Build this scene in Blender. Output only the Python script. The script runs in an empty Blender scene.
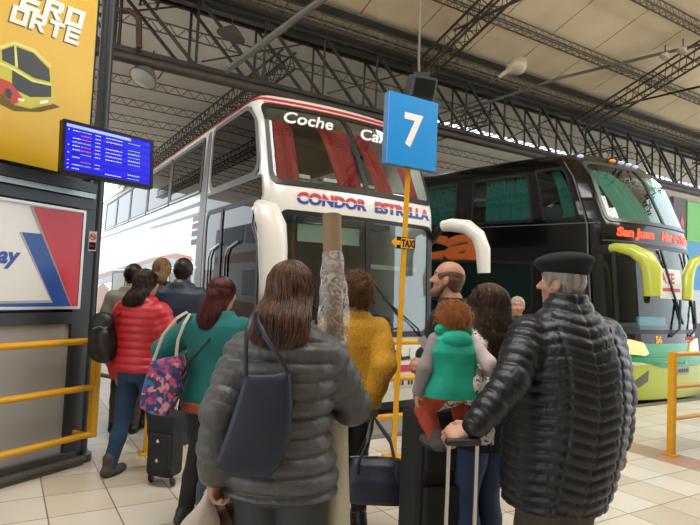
import bpy, bmesh, math, random
import numpy as np
from mathutils import Vector, Matrix, Euler
random.seed(7)
SC = bpy.context.scene
COL = SC.collection
R = math.radians
WX = Vector((.853, .522, 0)); DX = Vector((-.522, .853, 0)); UZ = Vector((0, 0, 1))   # along the coach fronts, along the coaches
def P(w_, d_, h_=0.0): return WX * w_ + DX * d_ + UZ * h_
# ------------------------------------------------------------------ camera, sky, lights, exposure
CAM_H, FPX, PITCH, ROLL = 1.52, 566.0, 2.7, 2.6
cam_d = bpy.data.cameras.new('camera'); cam = bpy.data.objects.new('camera', cam_d); COL.objects.link(cam)
cam_d.sensor_width = 36.0; cam_d.lens = FPX / 700.0 * 36.0; cam_d.clip_start = 0.05; cam_d.clip_end = 400
CAMR = (Matrix.Rotation(R(90 + PITCH), 4, 'X') @ Matrix.Rotation(R(ROLL), 4, 'Z'))
cam.matrix_world = Matrix.Translation((0, 0, CAM_H)) @ CAMR
SC.camera = cam
w = bpy.data.worlds.new('sky'); SC.world = w; w.use_nodes = True
wn = w.node_tree; bgn = wn.nodes['Background']
bgn.inputs[0].default_value = (0.86, 0.93, 1.0, 1); bgn.inputs[1].default_value = 2.6
sun_d = bpy.data.lights.new('sun', 'SUN'); sun_d.energy = 2.2; sun_d.angle = R(3); sun_d.color = (1, .95, .86)
sun = bpy.data.objects.new('sun', sun_d); COL.objects.link(sun)
sun.rotation_euler = Euler((R(52), 0, R(-128)))
def area(name, loc, size, power, target, col=(1, 1, 1)):
    d = bpy.data.lights.new(name, 'AREA'); d.shape = 'RECTANGLE'; d.size, d.size_y = size; d.energy = power; d.color = col
    o = bpy.data.objects.new(name, d); COL.objects.link(o); o.location = loc
    o.rotation_euler = (Vector(target) - Vector(loc)).to_track_quat('-Z', 'Y').to_euler()
    return o
area('skylight_lamp', (-0.6, 2.6, 7.6), (7, 2.5), 520, (0.6, 4.6, 0.0), (1, .98, .94))
area('skylight_lamp', (7.5, 5.5, 6.9), (6, 2), 330, (6.0, 8.5, 0.0), (1, .97, .9))
area('side_fill_light', tuple(P(-2.2, 10.5, 6.3)), (3, 5), 420, tuple(P(-.2, 8.5, 0)), (1, .98, .95))  # added fill under the roof, brightens the coach side and floor
for p_, e_ in (((.35, 8.2, 3.72), 16), ((5.0, 10.7, 3.72), 22), ((3.55, 13.1, 3.72), 22), ((.2, 8.1, 2.38), 9), ((4.9, 10.3, 2.38), 26)):
    area('cabin_fill_lamp', p_, (1.6, .5), e_, (p_[0] - .1, p_[1] + -.4, 2.7), (.9, .96, 1))  # upper deck lights, plus lamps added to brighten curtains and cabs
SC.view_settings.view_transform = 'Standard'; SC.view_settings.look = 'None'
SC.view_settings.gamma = 1.0; SC.view_settings.exposure = 0.0; SC.view_settings.use_curve_mapping = False
try:
    SC.cycles.max_bounces = 8; SC.cycles.transparent_max_bounces = 12; SC.cycles.use_denoising = True
    SC.cycles.caustics_reflective = False; SC.cycles.caustics_refractive = False
    SC.cycles.sample_clamp_indirect = 6
except Exception: pass

# ------------------------------------------------------------------ place helpers
def at(x, y, Y):
    """world point seen at a pixel at forward distance Y"""
    d = CAMR.to_3x3() @ Vector(((x - 350) / FPX, -(y - 262.5) / FPX, -1))
    d = d * (Y / d.y)
    return Vector((d.x, d.y, d.z + CAM_H))
def wd(v): return (v.dot(WX), v.dot(DX))
BAY = math.atan2(.522, .853)

# ------------------------------------------------------------------ materials
def lin(c):
    if isinstance(c, str):
        c = c.lstrip('#'); c = [int(c[i:i + 2], 16) / 255 for i in (0, 2, 4)]
    return tuple((v / 12.92 if v <= .04045 else ((v + .055) / 1.055) ** 2.4) for v in c) + (1,)
MATS = {}
def mat(name, col, rough=.6, metal=0, bump=0, bscale=60, var=0, vscale=8, spec=.5, coat=0, emit=0, sheen=0, aniso=None, vcol=None):
    if name in MATS: return MATS[name]
    m = bpy.data.materials.new(name); m.use_nodes = True; MATS[name] = m
    nt = m.node_tree; b = nt.nodes['Principled BSDF']
    c = lin(col); b.inputs['Base Color'].default_value = c
    b.inputs['Roughness'].default_value = rough; b.inputs['Metallic'].default_value = metal
    b.inputs['Specular IOR Level'].default_value = spec; b.inputs['Coat Weight'].default_value = coat
    if sheen: b.inputs['Sheen Weight'].default_value = sheen
    if emit:
        b.inputs['Emission Color'].default_value = c; b.inputs['Emission Strength'].default_value = emit
    tc = nt.nodes.new('ShaderNodeTexCoord')
    src = tc.outputs['Object']
    if aniso:
        mp = nt.nodes.new('ShaderNodeMapping'); mp.inputs['Scale'].default_value = aniso
        nt.links.new(src, mp.inputs[0]); src = mp.outputs[0]
    if var:
        n = nt.nodes.new('ShaderNodeTexNoise'); n.inputs['Scale'].default_value = vscale; n.inputs['Detail'].default_value = 4
        nt.links.new(src, n.inputs['Vector'])
        rp = nt.nodes.new('ShaderNodeValToRGB'); rp.color_ramp.elements[0].position = .3; rp.color_ramp.elements[1].position = .7
        d = lin(vcol) if vcol else tuple(v * (1 - var) for v in c[:3]) + (1,)
        rp.color_ramp.elements[0].color = d
        rp.color_ramp.elements[1].color = c if vcol else tuple(min(1, v * (1 + var * .6)) for v in c[:3]) + (1,)
        nt.links.new(n.outputs['Fac'], rp.inputs[0]); nt.links.new(rp.outputs[0], b.inputs['Base Color'])
    if bump:
        n = nt.nodes.new('ShaderNodeTexNoise'); n.inputs['Scale'].default_value = bscale; n.inputs['Detail'].default_value = 3
        nt.links.new(src, n.inputs['Vector'])
        bp = nt.nodes.new('ShaderNodeBump'); bp.inputs['Strength'].default_value = bump; bp.inputs['Distance'].default_value = .01
        nt.links.new(n.outputs['Fac'], bp.inputs['Height']); nt.links.new(bp.outputs[0], b.inputs['Normal'])
    return m
def film_mat(name):
    m = glass(name, '#f4f4f6', .10, .25); nt = m.node_tree; o = [n for n in nt.nodes if n.type == 'OUTPUT_MATERIAL'][0]; s0 = o.inputs[0].links[0].from_socket
    df = nt.nodes.new('ShaderNodeBsdfDiffuse'); df.inputs[0].default_value = (.75, .75, .76, 1); mx = nt.nodes.new('ShaderNodeMixShader'); tc = nt.nodes.new('ShaderNodeTexCoord')
    nz = nt.nodes.new('ShaderNodeTexNoise'); nz.inputs['Scale'].default_value = 38; nz.inputs['Distortion'].default_value = 1.5; nt.links.new(tc.outputs['Object'], nz.inputs['Vector'])
    rp = nt.nodes.new('ShaderNodeValToRGB'); rp.color_ramp.elements[0].position = .42; rp.color_ramp.elements[0].color = (.04, .04, .04, 1); rp.color_ramp.elements[1].position = .62; rp.color_ramp.elements[1].color = (.38, .38, .38, 1)
    nt.links.new(nz.outputs['Fac'], rp.inputs[0]); nt.links.new(rp.outputs[0], mx.inputs[0]); nt.links.new(s0, mx.inputs[1]); nt.links.new(df.outputs[0], mx.inputs[2]); nt.links.new(mx.outputs[0], o.inputs[0]); return m
def glass(name, tint, refl=.12, rough=.02):
    if name in MATS: return MATS[name]
    m = bpy.data.materials.new(name); m.use_nodes = True; MATS[name] = m
    nt = m.node_tree; nt.nodes.clear()
    o = nt.nodes.new('ShaderNodeOutputMaterial'); mx = nt.nodes.new('ShaderNodeMixShader')
    t = nt.nodes.new('ShaderNodeBsdfTransparent'); t.inputs[0].default_value = lin(tint)
    g = nt.nodes.new('ShaderNodeBsdfGlossy'); g.inputs['Roughness'].default_value = rough
    lw = nt.nodes.new('ShaderNodeLayerWeight'); lw.inputs[0].default_value = .5
    pw = nt.nodes.new('ShaderNodeMath'); pw.operation = 'POWER'; pw.inputs[1].default_value = 4.0; nt.links.new(lw.outputs['Facing'], pw.inputs[0])
    mt = nt.nodes.new('ShaderNodeMath'); mt.operation = 'MULTIPLY_ADD'; mt.inputs[1].default_value = .8; mt.inputs[2].default_value = refl * .5
    nt.links.new(pw.outputs[0], mt.inputs[0]); nt.links.new(mt.outputs[0], mx.inputs[0])
    nt.links.new(t.outputs[0], mx.inputs[1]); nt.links.new(g.outputs[0], mx.inputs[2]); nt.links.new(mx.outputs[0], o.inputs[0])
    return m

# ------------------------------------------------------------------ objects
def tag(o, label=None, cat=None, group=None, kind=None):
    if label: o['label'] = label
    if cat: o['category'] = cat
    if group: o['group'] = group
    if kind: o['kind'] = kind
    return o
def empty(name, loc=(0, 0, 0), rz=0, **k):
    o = bpy.data.objects.new(name, None); COL.objects.link(o); o.location = loc; o.rotation_euler = (0, 0, rz)
    o.empty_display_size = .1
    return tag(o, **k)
def link_mesh(name, me, m, parent=None, smooth=False):
    o = bpy.data.objects.new(name, me); COL.objects.link(o)
    for x in (m if isinstance(m, (list, tuple)) else [m]): me.materials.append(x)
    if parent: o.parent = parent
    if smooth: me.polygons.foreach_set('use_smooth', [True] * len(me.polygons))
    return o
class MB:
    """collects shapes into one mesh"""
    def __init__(s): s.v = []; s.f = []
    def add(s, vs, fs):
        n = len(s.v); s.v += [tuple(v) for v in vs]; s.f += [tuple(i + n for i in f) for f in fs]; return s
    def box(s, c, size, rz=0, M=None):
        hx, hy, hz = (q / 2 for q in size)
        vs = [Vector((x, y, z)) for x in (-hx, hx) for y in (-hy, hy) for z in (-hz, hz)]
        T = M or Matrix.Rotation(rz, 3, 'Z')
        return s.add([T @ v + Vector(c) for v in vs], [(0, 1, 3, 2), (4, 6, 7, 5), (0, 4, 5, 1), (2, 3, 7, 6), (0, 2, 6, 4), (1, 5, 7, 3)])
    def rbox(s, c, size, r=.02, rz=0, M=None, seg=3):
        bm = bmesh.new(); bmesh.ops.create_cube(bm, size=1)
        for v in bm.verts: v.co = Vector((v.co.x * size[0], v.co.y * size[1], v.co.z * size[2]))
        bmesh.ops.bevel(bm, geom=bm.edges[:], offset=r, segments=seg, affect='EDGES', profile=.5)
        T = M or Matrix.Rotation(rz, 3, 'Z')
        bm.verts.ensure_lookup_table()
        s.add([T @ v.co + Vector(c) for v in bm.verts], [[q.index for q in f.verts] for f in bm.faces]); bm.free(); return s
    def tube(s, pts, r, n=8, caps=True, flat=1.0, up=None):
        pts = [Vector(p) for p in pts]; rs = r if isinstance(r, (list, tuple)) else [r] * len(pts)
        vs, fs = [], []; prev = None
        for i, p in enumerate(pts):
            t = (pts[min(i + 1, len(pts) - 1)] - pts[max(i - 1, 0)])
            t = t.normalized() if t.length > 1e-9 else Vector((0, 0, 1))
            if prev is None:
                a = Vector(up) if up else (Vector((0, 0, 1)) if abs(t.z) < .9 else Vector((0, 1, 0)))
                x = t.cross(a).normalized()
            else:
                x = (prev - t * prev.dot(t)); x = x.normalized() if x.length > 1e-6 else t.orthogonal().normalized()
            prev = x; y = t.cross(x)
            for k in range(n):
                an = 2 * math.pi * (k + .5) / n
                vs.append(p + (x * math.cos(an) + y * math.sin(an) * flat) * rs[i])
        for i in range(len(pts) - 1):
            for k in range(n):
                a, b = i * n + k, i * n + (k + 1) % n; fs.append((a, b, b + n, a + n))
        if caps:
            fs.append(tuple(range(n))[::-1]); fs.append(tuple(range((len(pts) - 1) * n, len(pts) * n)))
        return s.add(vs, fs)
    def bar(s, a, b, r, n=4): return s.tube([a, b], r, n)
    def lathe(s, prof, n=24, M=None, c=(0, 0, 0)):
        T = M or Matrix.Identity(3); vs, fs = [], []
        for r_, z in prof:
            for k in range(n):
                a = 2 * math.pi * k / n; vs.append(T @ Vector((r_ * math.cos(a), r_ * math.sin(a), z)) + Vector(c))
        for i in range(len(prof) - 1):
            for k in range(n):
                a, b = i * n + k, i * n + (k + 1) % n; fs.append((a, b, b + n, a + n))
        fs.append(tuple(range(n))[::-1]); fs.append(tuple(range((len(prof) - 1) * n, len(prof) * n)))
        return s.add(vs, fs)
    def ball(s, c, r, n=12):
        rr = r if isinstance(r, (tuple, list)) else (r, r, r)
        prof = [(math.sin(math.pi * i / n), -math.cos(math.pi * i / n)) for i in range(1, n)]
        return s.lathe(prof, n * 2, Matrix.Diagonal(rr), c)
    def prism(s, poly, fn, t0, t1):
        """polygon (u,v) pushed through fn(u,v,off)"""
        n = len(poly); vs = [fn(u, v, t0) for u, v in poly] + [fn(u, v, t1) for u, v in poly]
        fs = [tuple(range(n))[::-1], tuple(range(n, 2 * n))] + [(i, (i + 1) % n, n + (i + 1) % n, n + i) for i in range(n)]
        return s.add(vs, fs)
    def build(s, name, m, parent=None, smooth=False):
        me = bpy.data.meshes.new(name); me.from_pydata(s.v, [], s.f); me.update()
        bm = bmesh.new(); bm.from_mesh(me); bmesh.ops.recalc_face_normals(bm, faces=bm.faces[:]); bm.to_mesh(me); bm.free()
        o = link_mesh(name, me, m, parent)
        if smooth:
            me.polygons.foreach_set('use_smooth', [True] * len(me.polygons))
            try: me.set_sharp_from_angle(angle=R(40))
            except Exception: pass
        return o
def rrect(x0, x1, y0, y1, r, n=5):
    out = []
    for cx, cy, a0 in ((x1 - r, y0 + r, -90), (x1 - r, y1 - r, 0), (x0 + r, y1 - r, 90), (x0 + r, y0 + r, 180)):
        for k in range(n + 1):
            a = R(a0 + 90 * k / n); out.append((cx + r * math.cos(a), cy + r * math.sin(a)))
    return out
def text2d(s, size, shear=0, bold=0, cx=None, x=0, y=0, width=None):
    """text outline as flat faces: list of verts, faces"""
    cu = bpy.data.curves.new('t', 'FONT'); cu.body = s; cu.size = size; cu.shear = shear; cu.offset = bold; cu.resolution_u = 4; cu.fill_mode = 'FRONT'
    o = bpy.data.objects.new('t', cu); COL.objects.link(o)
    dg = bpy.context.evaluated_depsgraph_get(); me = bpy.data.meshes.new_from_object(o.evaluated_get(dg))
    vs = [(v.co.x, v.co.y) for v in me.vertices]; fs = [tuple(p.vertices) for p in me.polygons]
    bpy.data.objects.remove(o); bpy.data.meshes.remove(me); bpy.data.curves.remove(cu)
    if vs:
        x0 = min(v[0] for v in vs); x1 = max(v[0] for v in vs); k = (width / (x1 - x0)) if width else 1
        vs = [(x + (v[0] - x0) * k - (0 if cx is None else (x1 - x0) * k / 2), y + v[1]) for v in vs]
    return vs, fs
def warp(name, shapes, fn, off0, off1, m, parent=None, step=.15, xs=None):
    """2D shapes (poly lists, (verts,faces) or ring pairs) laid on a surface fn(u,v,off) with a thickness"""
    bm = bmesh.new()
    for sh in shapes:
        if isinstance(sh, tuple) and len(sh) == 2 and sh and isinstance(sh[1], list) and sh[1] and isinstance(sh[1][0], tuple) and isinstance(sh[1][0][0], int):
            vv = [bm.verts.new((a, b, 0)) for a, b in sh[0]]
            for f in sh[1]:
                try: bm.faces.new([vv[i] for i in f])
                except Exception: pass
        elif isinstance(sh, dict):
            a, b = sh['ring']; va = [bm.verts.new((x, y, 0)) for x, y in a]; vb = [bm.verts.new((x, y, 0)) for x, y in b]; n = len(a)
            for i in range(n): bm.faces.new((va[i], va[(i + 1) % n], vb[(i + 1) % n], vb[i]))
        else:
            bm.faces.new([bm.verts.new((x, y, 0)) for x, y in sh])
    if step:
        bm.verts.ensure_lookup_table()
        for ax in (0, 1):
            cs = [v.co[ax] for v in bm.verts]; lo, hi = min(cs), max(cs); st = step if not isinstance(step, tuple) else step[ax]
            k = math.ceil(lo / st)
            while k * st < hi:
                nrm = Vector((1, 0, 0)) if ax == 0 else Vector((0, 1, 0))
                bmesh.ops.bisect_plane(bm, geom=bm.verts[:] + bm.edges[:] + bm.faces[:], plane_co=nrm * (k * st), plane_no=nrm, dist=1e-6); k += 1
    bmesh.ops.recalc_face_normals(bm, faces=bm.faces[:])
    base = bm.verts[:]
    r = bmesh.ops.extrude_face_region(bm, geom=bm.faces[:], use_keep_orig=True)
    top = {g for g in r['geom'] if isinstance(g, bmesh.types.BMVert)}
    for v in bm.verts: v.co = fn(v.co.x, v.co.y, off1 if v in top else off0)
    bmesh.ops.recalc_face_normals(bm, faces=bm.faces[:])
    me = bpy.data.meshes.new(name); bm.to_mesh(me); bm.free()
    return link_mesh(name, me, m, parent)
def plane_fn(o, X, Y, N):
    o, X, Y, N = Vector(o), Vector(X), Vector(Y), Vector(N)
    return lambda u, v, t=0: o + X * u + Y * v + N * t

# ------------------------------------------------------------------ signed distance bodies
class SDF:
    def __init__(s, res): s.res = res; s.ops = []; s.lo = np.full(3, 1e9); s.hi = -s.lo
    def _b(s, lo, hi, pad):
        lo = np.array(lo, float) - pad; hi = np.array(hi, float) + pad; return lo, hi
    def add(s, lo, hi, fn, k=.02, sub=False):
        if not sub: s.lo = np.minimum(s.lo, lo); s.hi = np.maximum(s.hi, hi)
        s.ops.append((np.array(lo), np.array(hi), fn, k, sub)); return s
    def cone(s, a, b, ra, rb, k=.02, puff=None, sub=False, flat=None):
        a = np.array(a, float); b = np.array(b, float); ba = b - a; L2 = max(ba @ ba, 1e-12); L = math.sqrt(L2)
        pad = max(ra, rb) + k + (puff[0] if puff else 0) + s.res * 2
        fa, fm = (np.array(flat[0], float), flat[1]) if flat else (None, 1)
        def fn(X, Y, Z):
            px, py, pz = X - a[0], Y - a[1], Z - a[2]
            t = np.clip((px * ba[0] + py * ba[1] + pz * ba[2]) / L2, 0, 1)
            qx, qy, qz = px - ba[0] * t, py - ba[1] * t, pz - ba[2] * t
            if fa is not None:   # thinner along axis fa
                c = (qx * fa[0] + qy * fa[1] + qz * fa[2]) * (1 / fm - 1)
                qx = qx + fa[0] * c; qy = qy + fa[1] * c; qz = qz + fa[2] * c
            r = ra + (rb - ra) * t
            if puff: r = r + puff[0] * (np.abs(np.sin(np.pi * (t * L + puff[2] if len(puff) > 2 else t * L) / puff[1])) ** .6 - .6)
            return (np.sqrt(qx * qx + qy * qy + qz * qz) - r) * (fm if fa is not None else 1)
        return s.add(np.minimum(a, b) - pad, np.maximum(a, b) + pad, fn, k, sub)
    def chain(s, pts, rs, k=.02, puff=None, **kw):
        L = 0
        for i in range(len(pts) - 1):
            s.cone(pts[i], pts[i + 1], rs[i], rs[i + 1], k, (puff[0], puff[1], L) if puff else None, **kw); L += (Vector(pts[i + 1]) - Vector(pts[i])).length
        return s
    def ell(s, c, r, k=.02, M=None, sub=False):
        c = np.array(c, float); r = np.array(r, float); Mi = np.array(M.inverted()) if M else np.eye(3); pad = max(r) + k + s.res * 2; m = min(r)
        def fn(X, Y, Z):
            x, y, z = X - c[0], Y - c[1], Z - c[2]
            qx = (Mi[0, 0] * x + Mi[0, 1] * y + Mi[0, 2] * z) / r[0]; qy = (Mi[1, 0] * x + Mi[1, 1] * y + Mi[1, 2] * z) / r[1]; qz = (Mi[2, 0] * x + Mi[2, 1] * y + Mi[2, 2] * z) / r[2]
            k0 = np.sqrt(qx * qx + qy * qy + qz * qz); k1 = np.sqrt((qx / r[0]) ** 2 + (qy / r[1]) ** 2 + (qz / r[2]) ** 2)
            return k0 * (k0 - 1) / np.maximum(k1, 1e-6)
        return s.add(c - pad, c + pad, fn, k, sub)
    def loft(s, prof, k=.03, puff=None, lean=(0, 0), chev=0, pw=2.0, seam=0):
        """prof rows: z, half width, half depth, centre x, centre y"""
        pr = np.array([list(p) + [0] * (5 - len(p)) for p in prof], float)
        z0, z1 = pr[0, 0], pr[-1, 0]; mw = pr[:, 1].max(); md = pr[:, 2].max(); pad = k + .03 + s.res * 2
        lo = np.array([(pr[:, 3] - pr[:, 1]).min() - pad, (pr[:, 4] - pr[:, 2]).min() - pad, z0 - pad]); hi = np.array([(pr[:, 3] + pr[:, 1]).max() + pad, (pr[:, 4] + pr[:, 2]).max() + pad, z1 + pad])
        def fn(X, Y, Z):
            g = lambda j: np.interp(Z, pr[:, 0], pr[:, j])
            hw, hd, cx, cy = g(1), g(2), g(3), g(4)
            x = (X - cx) / hw; y = (Y - cy) / hd
            rr = (np.abs(x) ** pw + np.abs(y) ** pw) ** (1 / pw)
            d = (rr - 1) * np.minimum(hw, hd)
            if puff:
                ax_ = np.abs(X - cx); ph = Z + chev * (np.minimum(ax_, .13) - .7 * np.maximum(ax_ - .13, 0)); d = d + seam * np.exp(-((X - cx) / .007) ** 2) + seam * np.exp(-((ax_ - .13) / .007) ** 2); d = d - puff[0] * (np.abs(np.sin(np.pi * ph / puff[1])) ** .6 - .6)
            return np.maximum(np.maximum(d, z0 - Z), Z - z1)
        return s.add(lo, hi, fn, k)
    def mesh(s, noise=0, nscale=20, cut=None):
        h = s.res; lo = s.lo - h * 2; n = np.ceil((s.hi + h * 2 - lo) / h).astype(int) + 1
        F = np.full(n, .5, np.float32)
        ax = [lo[i] + h * np.arange(n[i]) for i in range(3)]
        for l, u, fn, k, sub in s.ops:
            i0 = np.maximum(((l - lo) / h).astype(int), 0); i1 = np.minimum(np.ceil((u - lo) / h).astype(int) + 1, n)
            if (i1 <= i0).any(): continue
            sl = tuple(slice(a, b) for a, b in zip(i0, i1))
            X, Y, Z = np.meshgrid(*(ax[i][sl[i]] for i in range(3)), indexing='ij', sparse=True)
            d = fn(X, Y, Z) + 0 * (X + Y + Z); f = F[sl]
            if sub:
                hh = np.clip(.5 - .5 * (f + d) / k, 0, 1); F[sl] = f * (1 - hh) - d * hh + k * hh * (1 - hh)
            else:
                hh = np.clip(.5 + .5 * (f - d) / k, 0, 1); F[sl] = f * (1 - hh) + d * hh - k * hh * (1 - hh)
        if cut is not None:
            X, Y, Z = np.meshgrid(*ax, indexing='ij', sparse=True); F = np.maximum(F, cut(X, Y, Z))
        I = F < 0
        c = np.zeros(np.array(n) - 1, np.int8)
        for dx in (0, 1):
            for dy in (0, 1):
                for dz in (0, 1): c += I[dx:n[0] - 1 + dx, dy:n[1] - 1 + dy, dz:n[2] - 1 + dz]
        mk = (c > 0) & (c < 8); cells = np.argwhere(mk); idx = np.full(mk.shape, -1, np.int64); idx[mk] = np.arange(len(cells))
        acc = np.zeros((len(cells), 3)); cnt = np.zeros(len(cells))
        cs = [(x, y, z) for x in (0, 1) for y in (0, 1) for z in (0, 1)]
        for a in cs:
            for j in range(3):
                if a[j]: continue
                b = list(a); b[j] = 1
                fa = F[tuple((cells + a).T)]; fb = F[tuple((cells + b).T)]; cr = (fa < 0) != (fb < 0)
                t = np.where(cr, fa / np.where(cr, fa - fb, 1), 0)
                p = np.array(a, float)[None, :].repeat(len(cells), 0); p[:, j] += t
                acc += np.where(cr[:, None], p, 0); cnt += cr
        V = lo + h * (cells + acc / np.maximum(cnt, 1)[:, None])
        fs = []
        for j in range(3):
            A = np.take(I, range(0, n[j] - 1), j); B = np.take(I, range(1, n[j]), j); e = np.argwhere(A != B)
            o1, o2 = [q for q in range(3) if q != j]
            e = e[(e[:, o1] > 0) & (e[:, o2] > 0) & (e[:, o1] < n[o1] - 1) & (e[:, o2] < n[o2] - 1)]
            q = []
            for s1, s2 in ((1, 1), (0, 1), (0, 0), (1, 0)):
                ee = e.copy(); ee[:, o1] -= s1; ee[:, o2] -= s2; q.append(idx[tuple(ee.T)])
            q = np.stack(q, 1); fl = A[tuple(e.T)]
            if j == 1: fl = ~fl
            q[~fl] = q[~fl][:, ::-1]; fs.append(q)
        Fc = np.concatenate(fs); Fc = Fc[(Fc >= 0).all(1)]
        if noise:
            N = sum(np.sin(V[:, [0, 1, 2]] @ np.array(a) * nscale + b) for a, b in (((1, .3, .2), 0), ((-.4, 1, .5), 1), ((.2, -.6, 1.1), 2), ((1.3, 1.1, -.7), 3))) / 4
            C = V.mean(0); D = V - C; D[:, 2] *= .1; D /= np.linalg.norm(D, axis=1)[:, None] + 1e-6; V = V + D * (N * noise)[:, None]
        return V, Fc
def np_mesh(name, parts, m, parent=None, smooth=True, mi=None):
    """one mesh out of several (verts, faces) pairs; mi: material index for each pair"""
    vs, fs, mis, n = [], [], [], 0
    for k, (v, f) in enumerate(parts):
        vs.append(np.asarray(v, float)); fs += [tuple(int(i) + n for i in q) for q in (f.tolist() if isinstance(f, np.ndarray) else f)]
        if mi: mis += [mi[k]] * len(f)
        n += len(v)
    me = bpy.data.meshes.new(name); me.from_pydata(np.concatenate(vs).tolist(), [], fs); me.update()
    o = link_mesh(name, me, m, parent, smooth)
    if mi: me.polygons.foreach_set('material_index', mis)
    return o

# ------------------------------------------------------------------ people
def ik(a, t, l1, l2, hint):
    a, t = Vector(a), Vector(t); d = t - a; L = d.length
    if L > (l1 + l2) * .995: t = a + d.normalized() * (l1 + l2) * .995; d = t - a; L = d.length
    x = (l1 * l1 - l2 * l2 + L * L) / (2 * L); hh = math.sqrt(max(l1 * l1 - x * x, 0)); u = d / L
    h = Vector(hint); h = h - u * h.dot(u); h.normalize()
    return a + u * x + h * hh, t
def hand(wrist, f, n, right, curl=25, sc=1.0, res=.005, spread=1.0, thumb=30):
    f = Vector(f).normalized(); n = Vector(n); n = (n - f * n.dot(f)).normalized(); s = f.cross(n) if right else n.cross(f)
    w0 = Vector(wrist); g = SDF(res)
    g.cone(w0 - f * .05 * sc, w0 + f * .01 * sc, .026 * sc, .024 * sc, .01, flat=(n, .75))
    g.cone(w0 + f * .01 * sc, w0 + f * .082 * sc + s * .012 * sc, .026 * sc, .024 * sc, .012, flat=(n, .5))
    g.cone(w0 + f * .01 * sc, w0 + f * .078 * sc - s * .018 * sc, .022 * sc, .021 * sc, .012, flat=(n, .52))
    for o, L, r in ((.030, .072, .0088), (.010, .080, .0092), (-.010, .075, .0088), (-.029, .058, .0078)):
        p = w0 + (f * (.088 - abs(o) * .2) + s * o) * sc; ff = (f + s * o * 1.2 * spread).normalized(); ax = ff.cross(n).normalized(); a = curl * .6
        pts = [p - ff * .012 * sc]; 
        pts.append(p)
        for j, q in enumerate((.44, .31, .25)):
            d = Matrix.Rotation(R(a), 3, ax) @ ff; p = p + d * L * q * sc; pts.append(p); a += curl
        g.chain(pts, [r * 1.1 * sc, r * 1.08 * sc, r * sc, r * .95 * sc, r * .8 * sc], .0035)
    p = w0 + (f * .022 + s * .022) * sc; d = (f * .75 + s * .75 + n * .25).normalized(); pts = [p, p + d * .035 * sc]
    d2 = (d + f * .5 + n * (.3 + thumb / 60)).normalized(); pts.append(pts[-1] + d2 * .03 * sc); pts.append(pts[-1] + (d2 + n * .3).normalized() * .024 * sc)
    g.chain(pts, [.016 * sc, .0115 * sc, .0105 * sc, .008 * sc], .006)
    return g.mesh()
def strand_mesh(paths, r0, r1, n=3):
    vs, fs = [], []; c = 0
    for p in paths:
        p = np.asarray(p, float); m = len(p); t = np.gradient(p, axis=0); t /= np.linalg.norm(t, axis=1)[:, None] + 1e-9
        a = np.array([.3, .9, .1]); x = np.cross(t, a); x /= np.linalg.norm(x, axis=1)[:, None] + 1e-9; y = np.cross(t, x)
        rr = (r0 + (r1 - r0) * np.linspace(0, 1, m) ** 2)[:, None]
        for k in range(n):
            an = 2 * math.pi * k / n; vs.append(p + (x * math.cos(an) + y * math.sin(an)) * rr)
        for i in range(m - 1):
            for k in range(n):
                b = (k + 1) % n; fs.append((c + k * m + i, c + b * m + i, c + b * m + i + 1, c + k * m + i + 1))
        c += n * m
    return np.concatenate(vs), fs
def hair_long(T, hh, length, width=.36, depth=.2, n=420, curl=0, wave=.004, wl=.12, res=.007, front=125, seed=1, r=.0026, back=-.55, flare=1.0, top=1.0, shift=0, jit=1.06):
    """shoulder length or longer hair: a cap, a drape and single locks; T: head matrix, lengths in head heights below head centre"""
    rng = np.random.RandomState(seed); g = SDF(res); a, b, c = .37 * hh, .445 * hh, .415 * hh * top
    g.ell((0, -.02 * hh, .09 * hh), (a, b, c), .02)
    z1 = -length * hh
    pr = [(z1, width * .62 * hh * flare, depth * .5 * hh, shift * hh, back * hh), (z1 * .75, width * 1.0 * hh * flare, depth * .9 * hh, shift * hh * .8, back * hh * .97),
          (z1 * .45, width * hh, depth * 1.3 * hh, shift * .3 * hh, back * hh * .72), (-.12 * hh, .365 * hh, .33 * hh, 0, -.13 * hh), (.1 * hh, .36 * hh, .36 * hh, 0, -.05 * hh)]
    g.loft(pr, .03)
    g.ell((0, .56 * hh, -.22 * hh), (.36 * hh, .36 * hh, .5 * hh), .02, sub=True)
    V, F = g.mesh(); paths = []
    for i in range(n):
        ph = R(rng.uniform(-front, front)); m = 22; ts = np.linspace(0, 1, m); L = length * rng.uniform(.86, 1.06); jitter = rng.uniform(.97, jit)
        th0 = rng.uniform(.02, .9); pts = []; w0 = rng.uniform(0, 6.28); 
        for t in ts:
            arc = t * (L + 1.0) + th0 * .4
            th = min(arc / .62, math.pi / 2 + .05)
            x = math.sin(ph) * a * math.sin(th) * jitter; y = -math.cos(ph) * b * math.sin(th) * jitter; z = .09 * hh + c * math.cos(th) * jitter
            over = max(0, arc - .62 * (math.pi / 2 + .05))
            if over > 0:
                z -= over * hh; q = min(1, over / max(L, .2)); zz = z
                hw = np.interp(z, [p_[0] for p_ in pr], [p_[1] for p_ in pr]) * 1.03; hd = np.interp(z, [p_[0] for p_ in pr], [p_[2] for p_ in pr]) * 1.05; cy = np.interp(z, [p_[0] for p_ in pr], [p_[4] for p_ in pr]); cx = np.interp(z, [p_[0] for p_ in pr], [p_[3] for p_ in pr])
                k = min(1, over / .35)
                x = x * (1 - k) + k * (cx + math.sin(ph) * hw * jitter); y = y * (1 - k) + k * (cy - math.cos(ph) * hd * jitter)
            s_ = arc * hh / wl * 6.283 + w0; am = wave * min(1, t * 2)
            if curl: x += curl * math.cos(s_ * 1.5) * min(1, t * 3); y += curl * math.sin(s_ * 1.5) * min(1, t * 3)
            pts.append((x + am * math.sin(s_), y + am * math.cos(s_ * .7), z))
        paths.append(pts)
    V2, F2 = strand_mesh(paths, r, r * .45)
    M = np.array(T); tr = lambda v: v @ M[:3, :3].T + M[:3, 3]
    return [(tr(V), F), (tr(V2), F2)]
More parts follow.
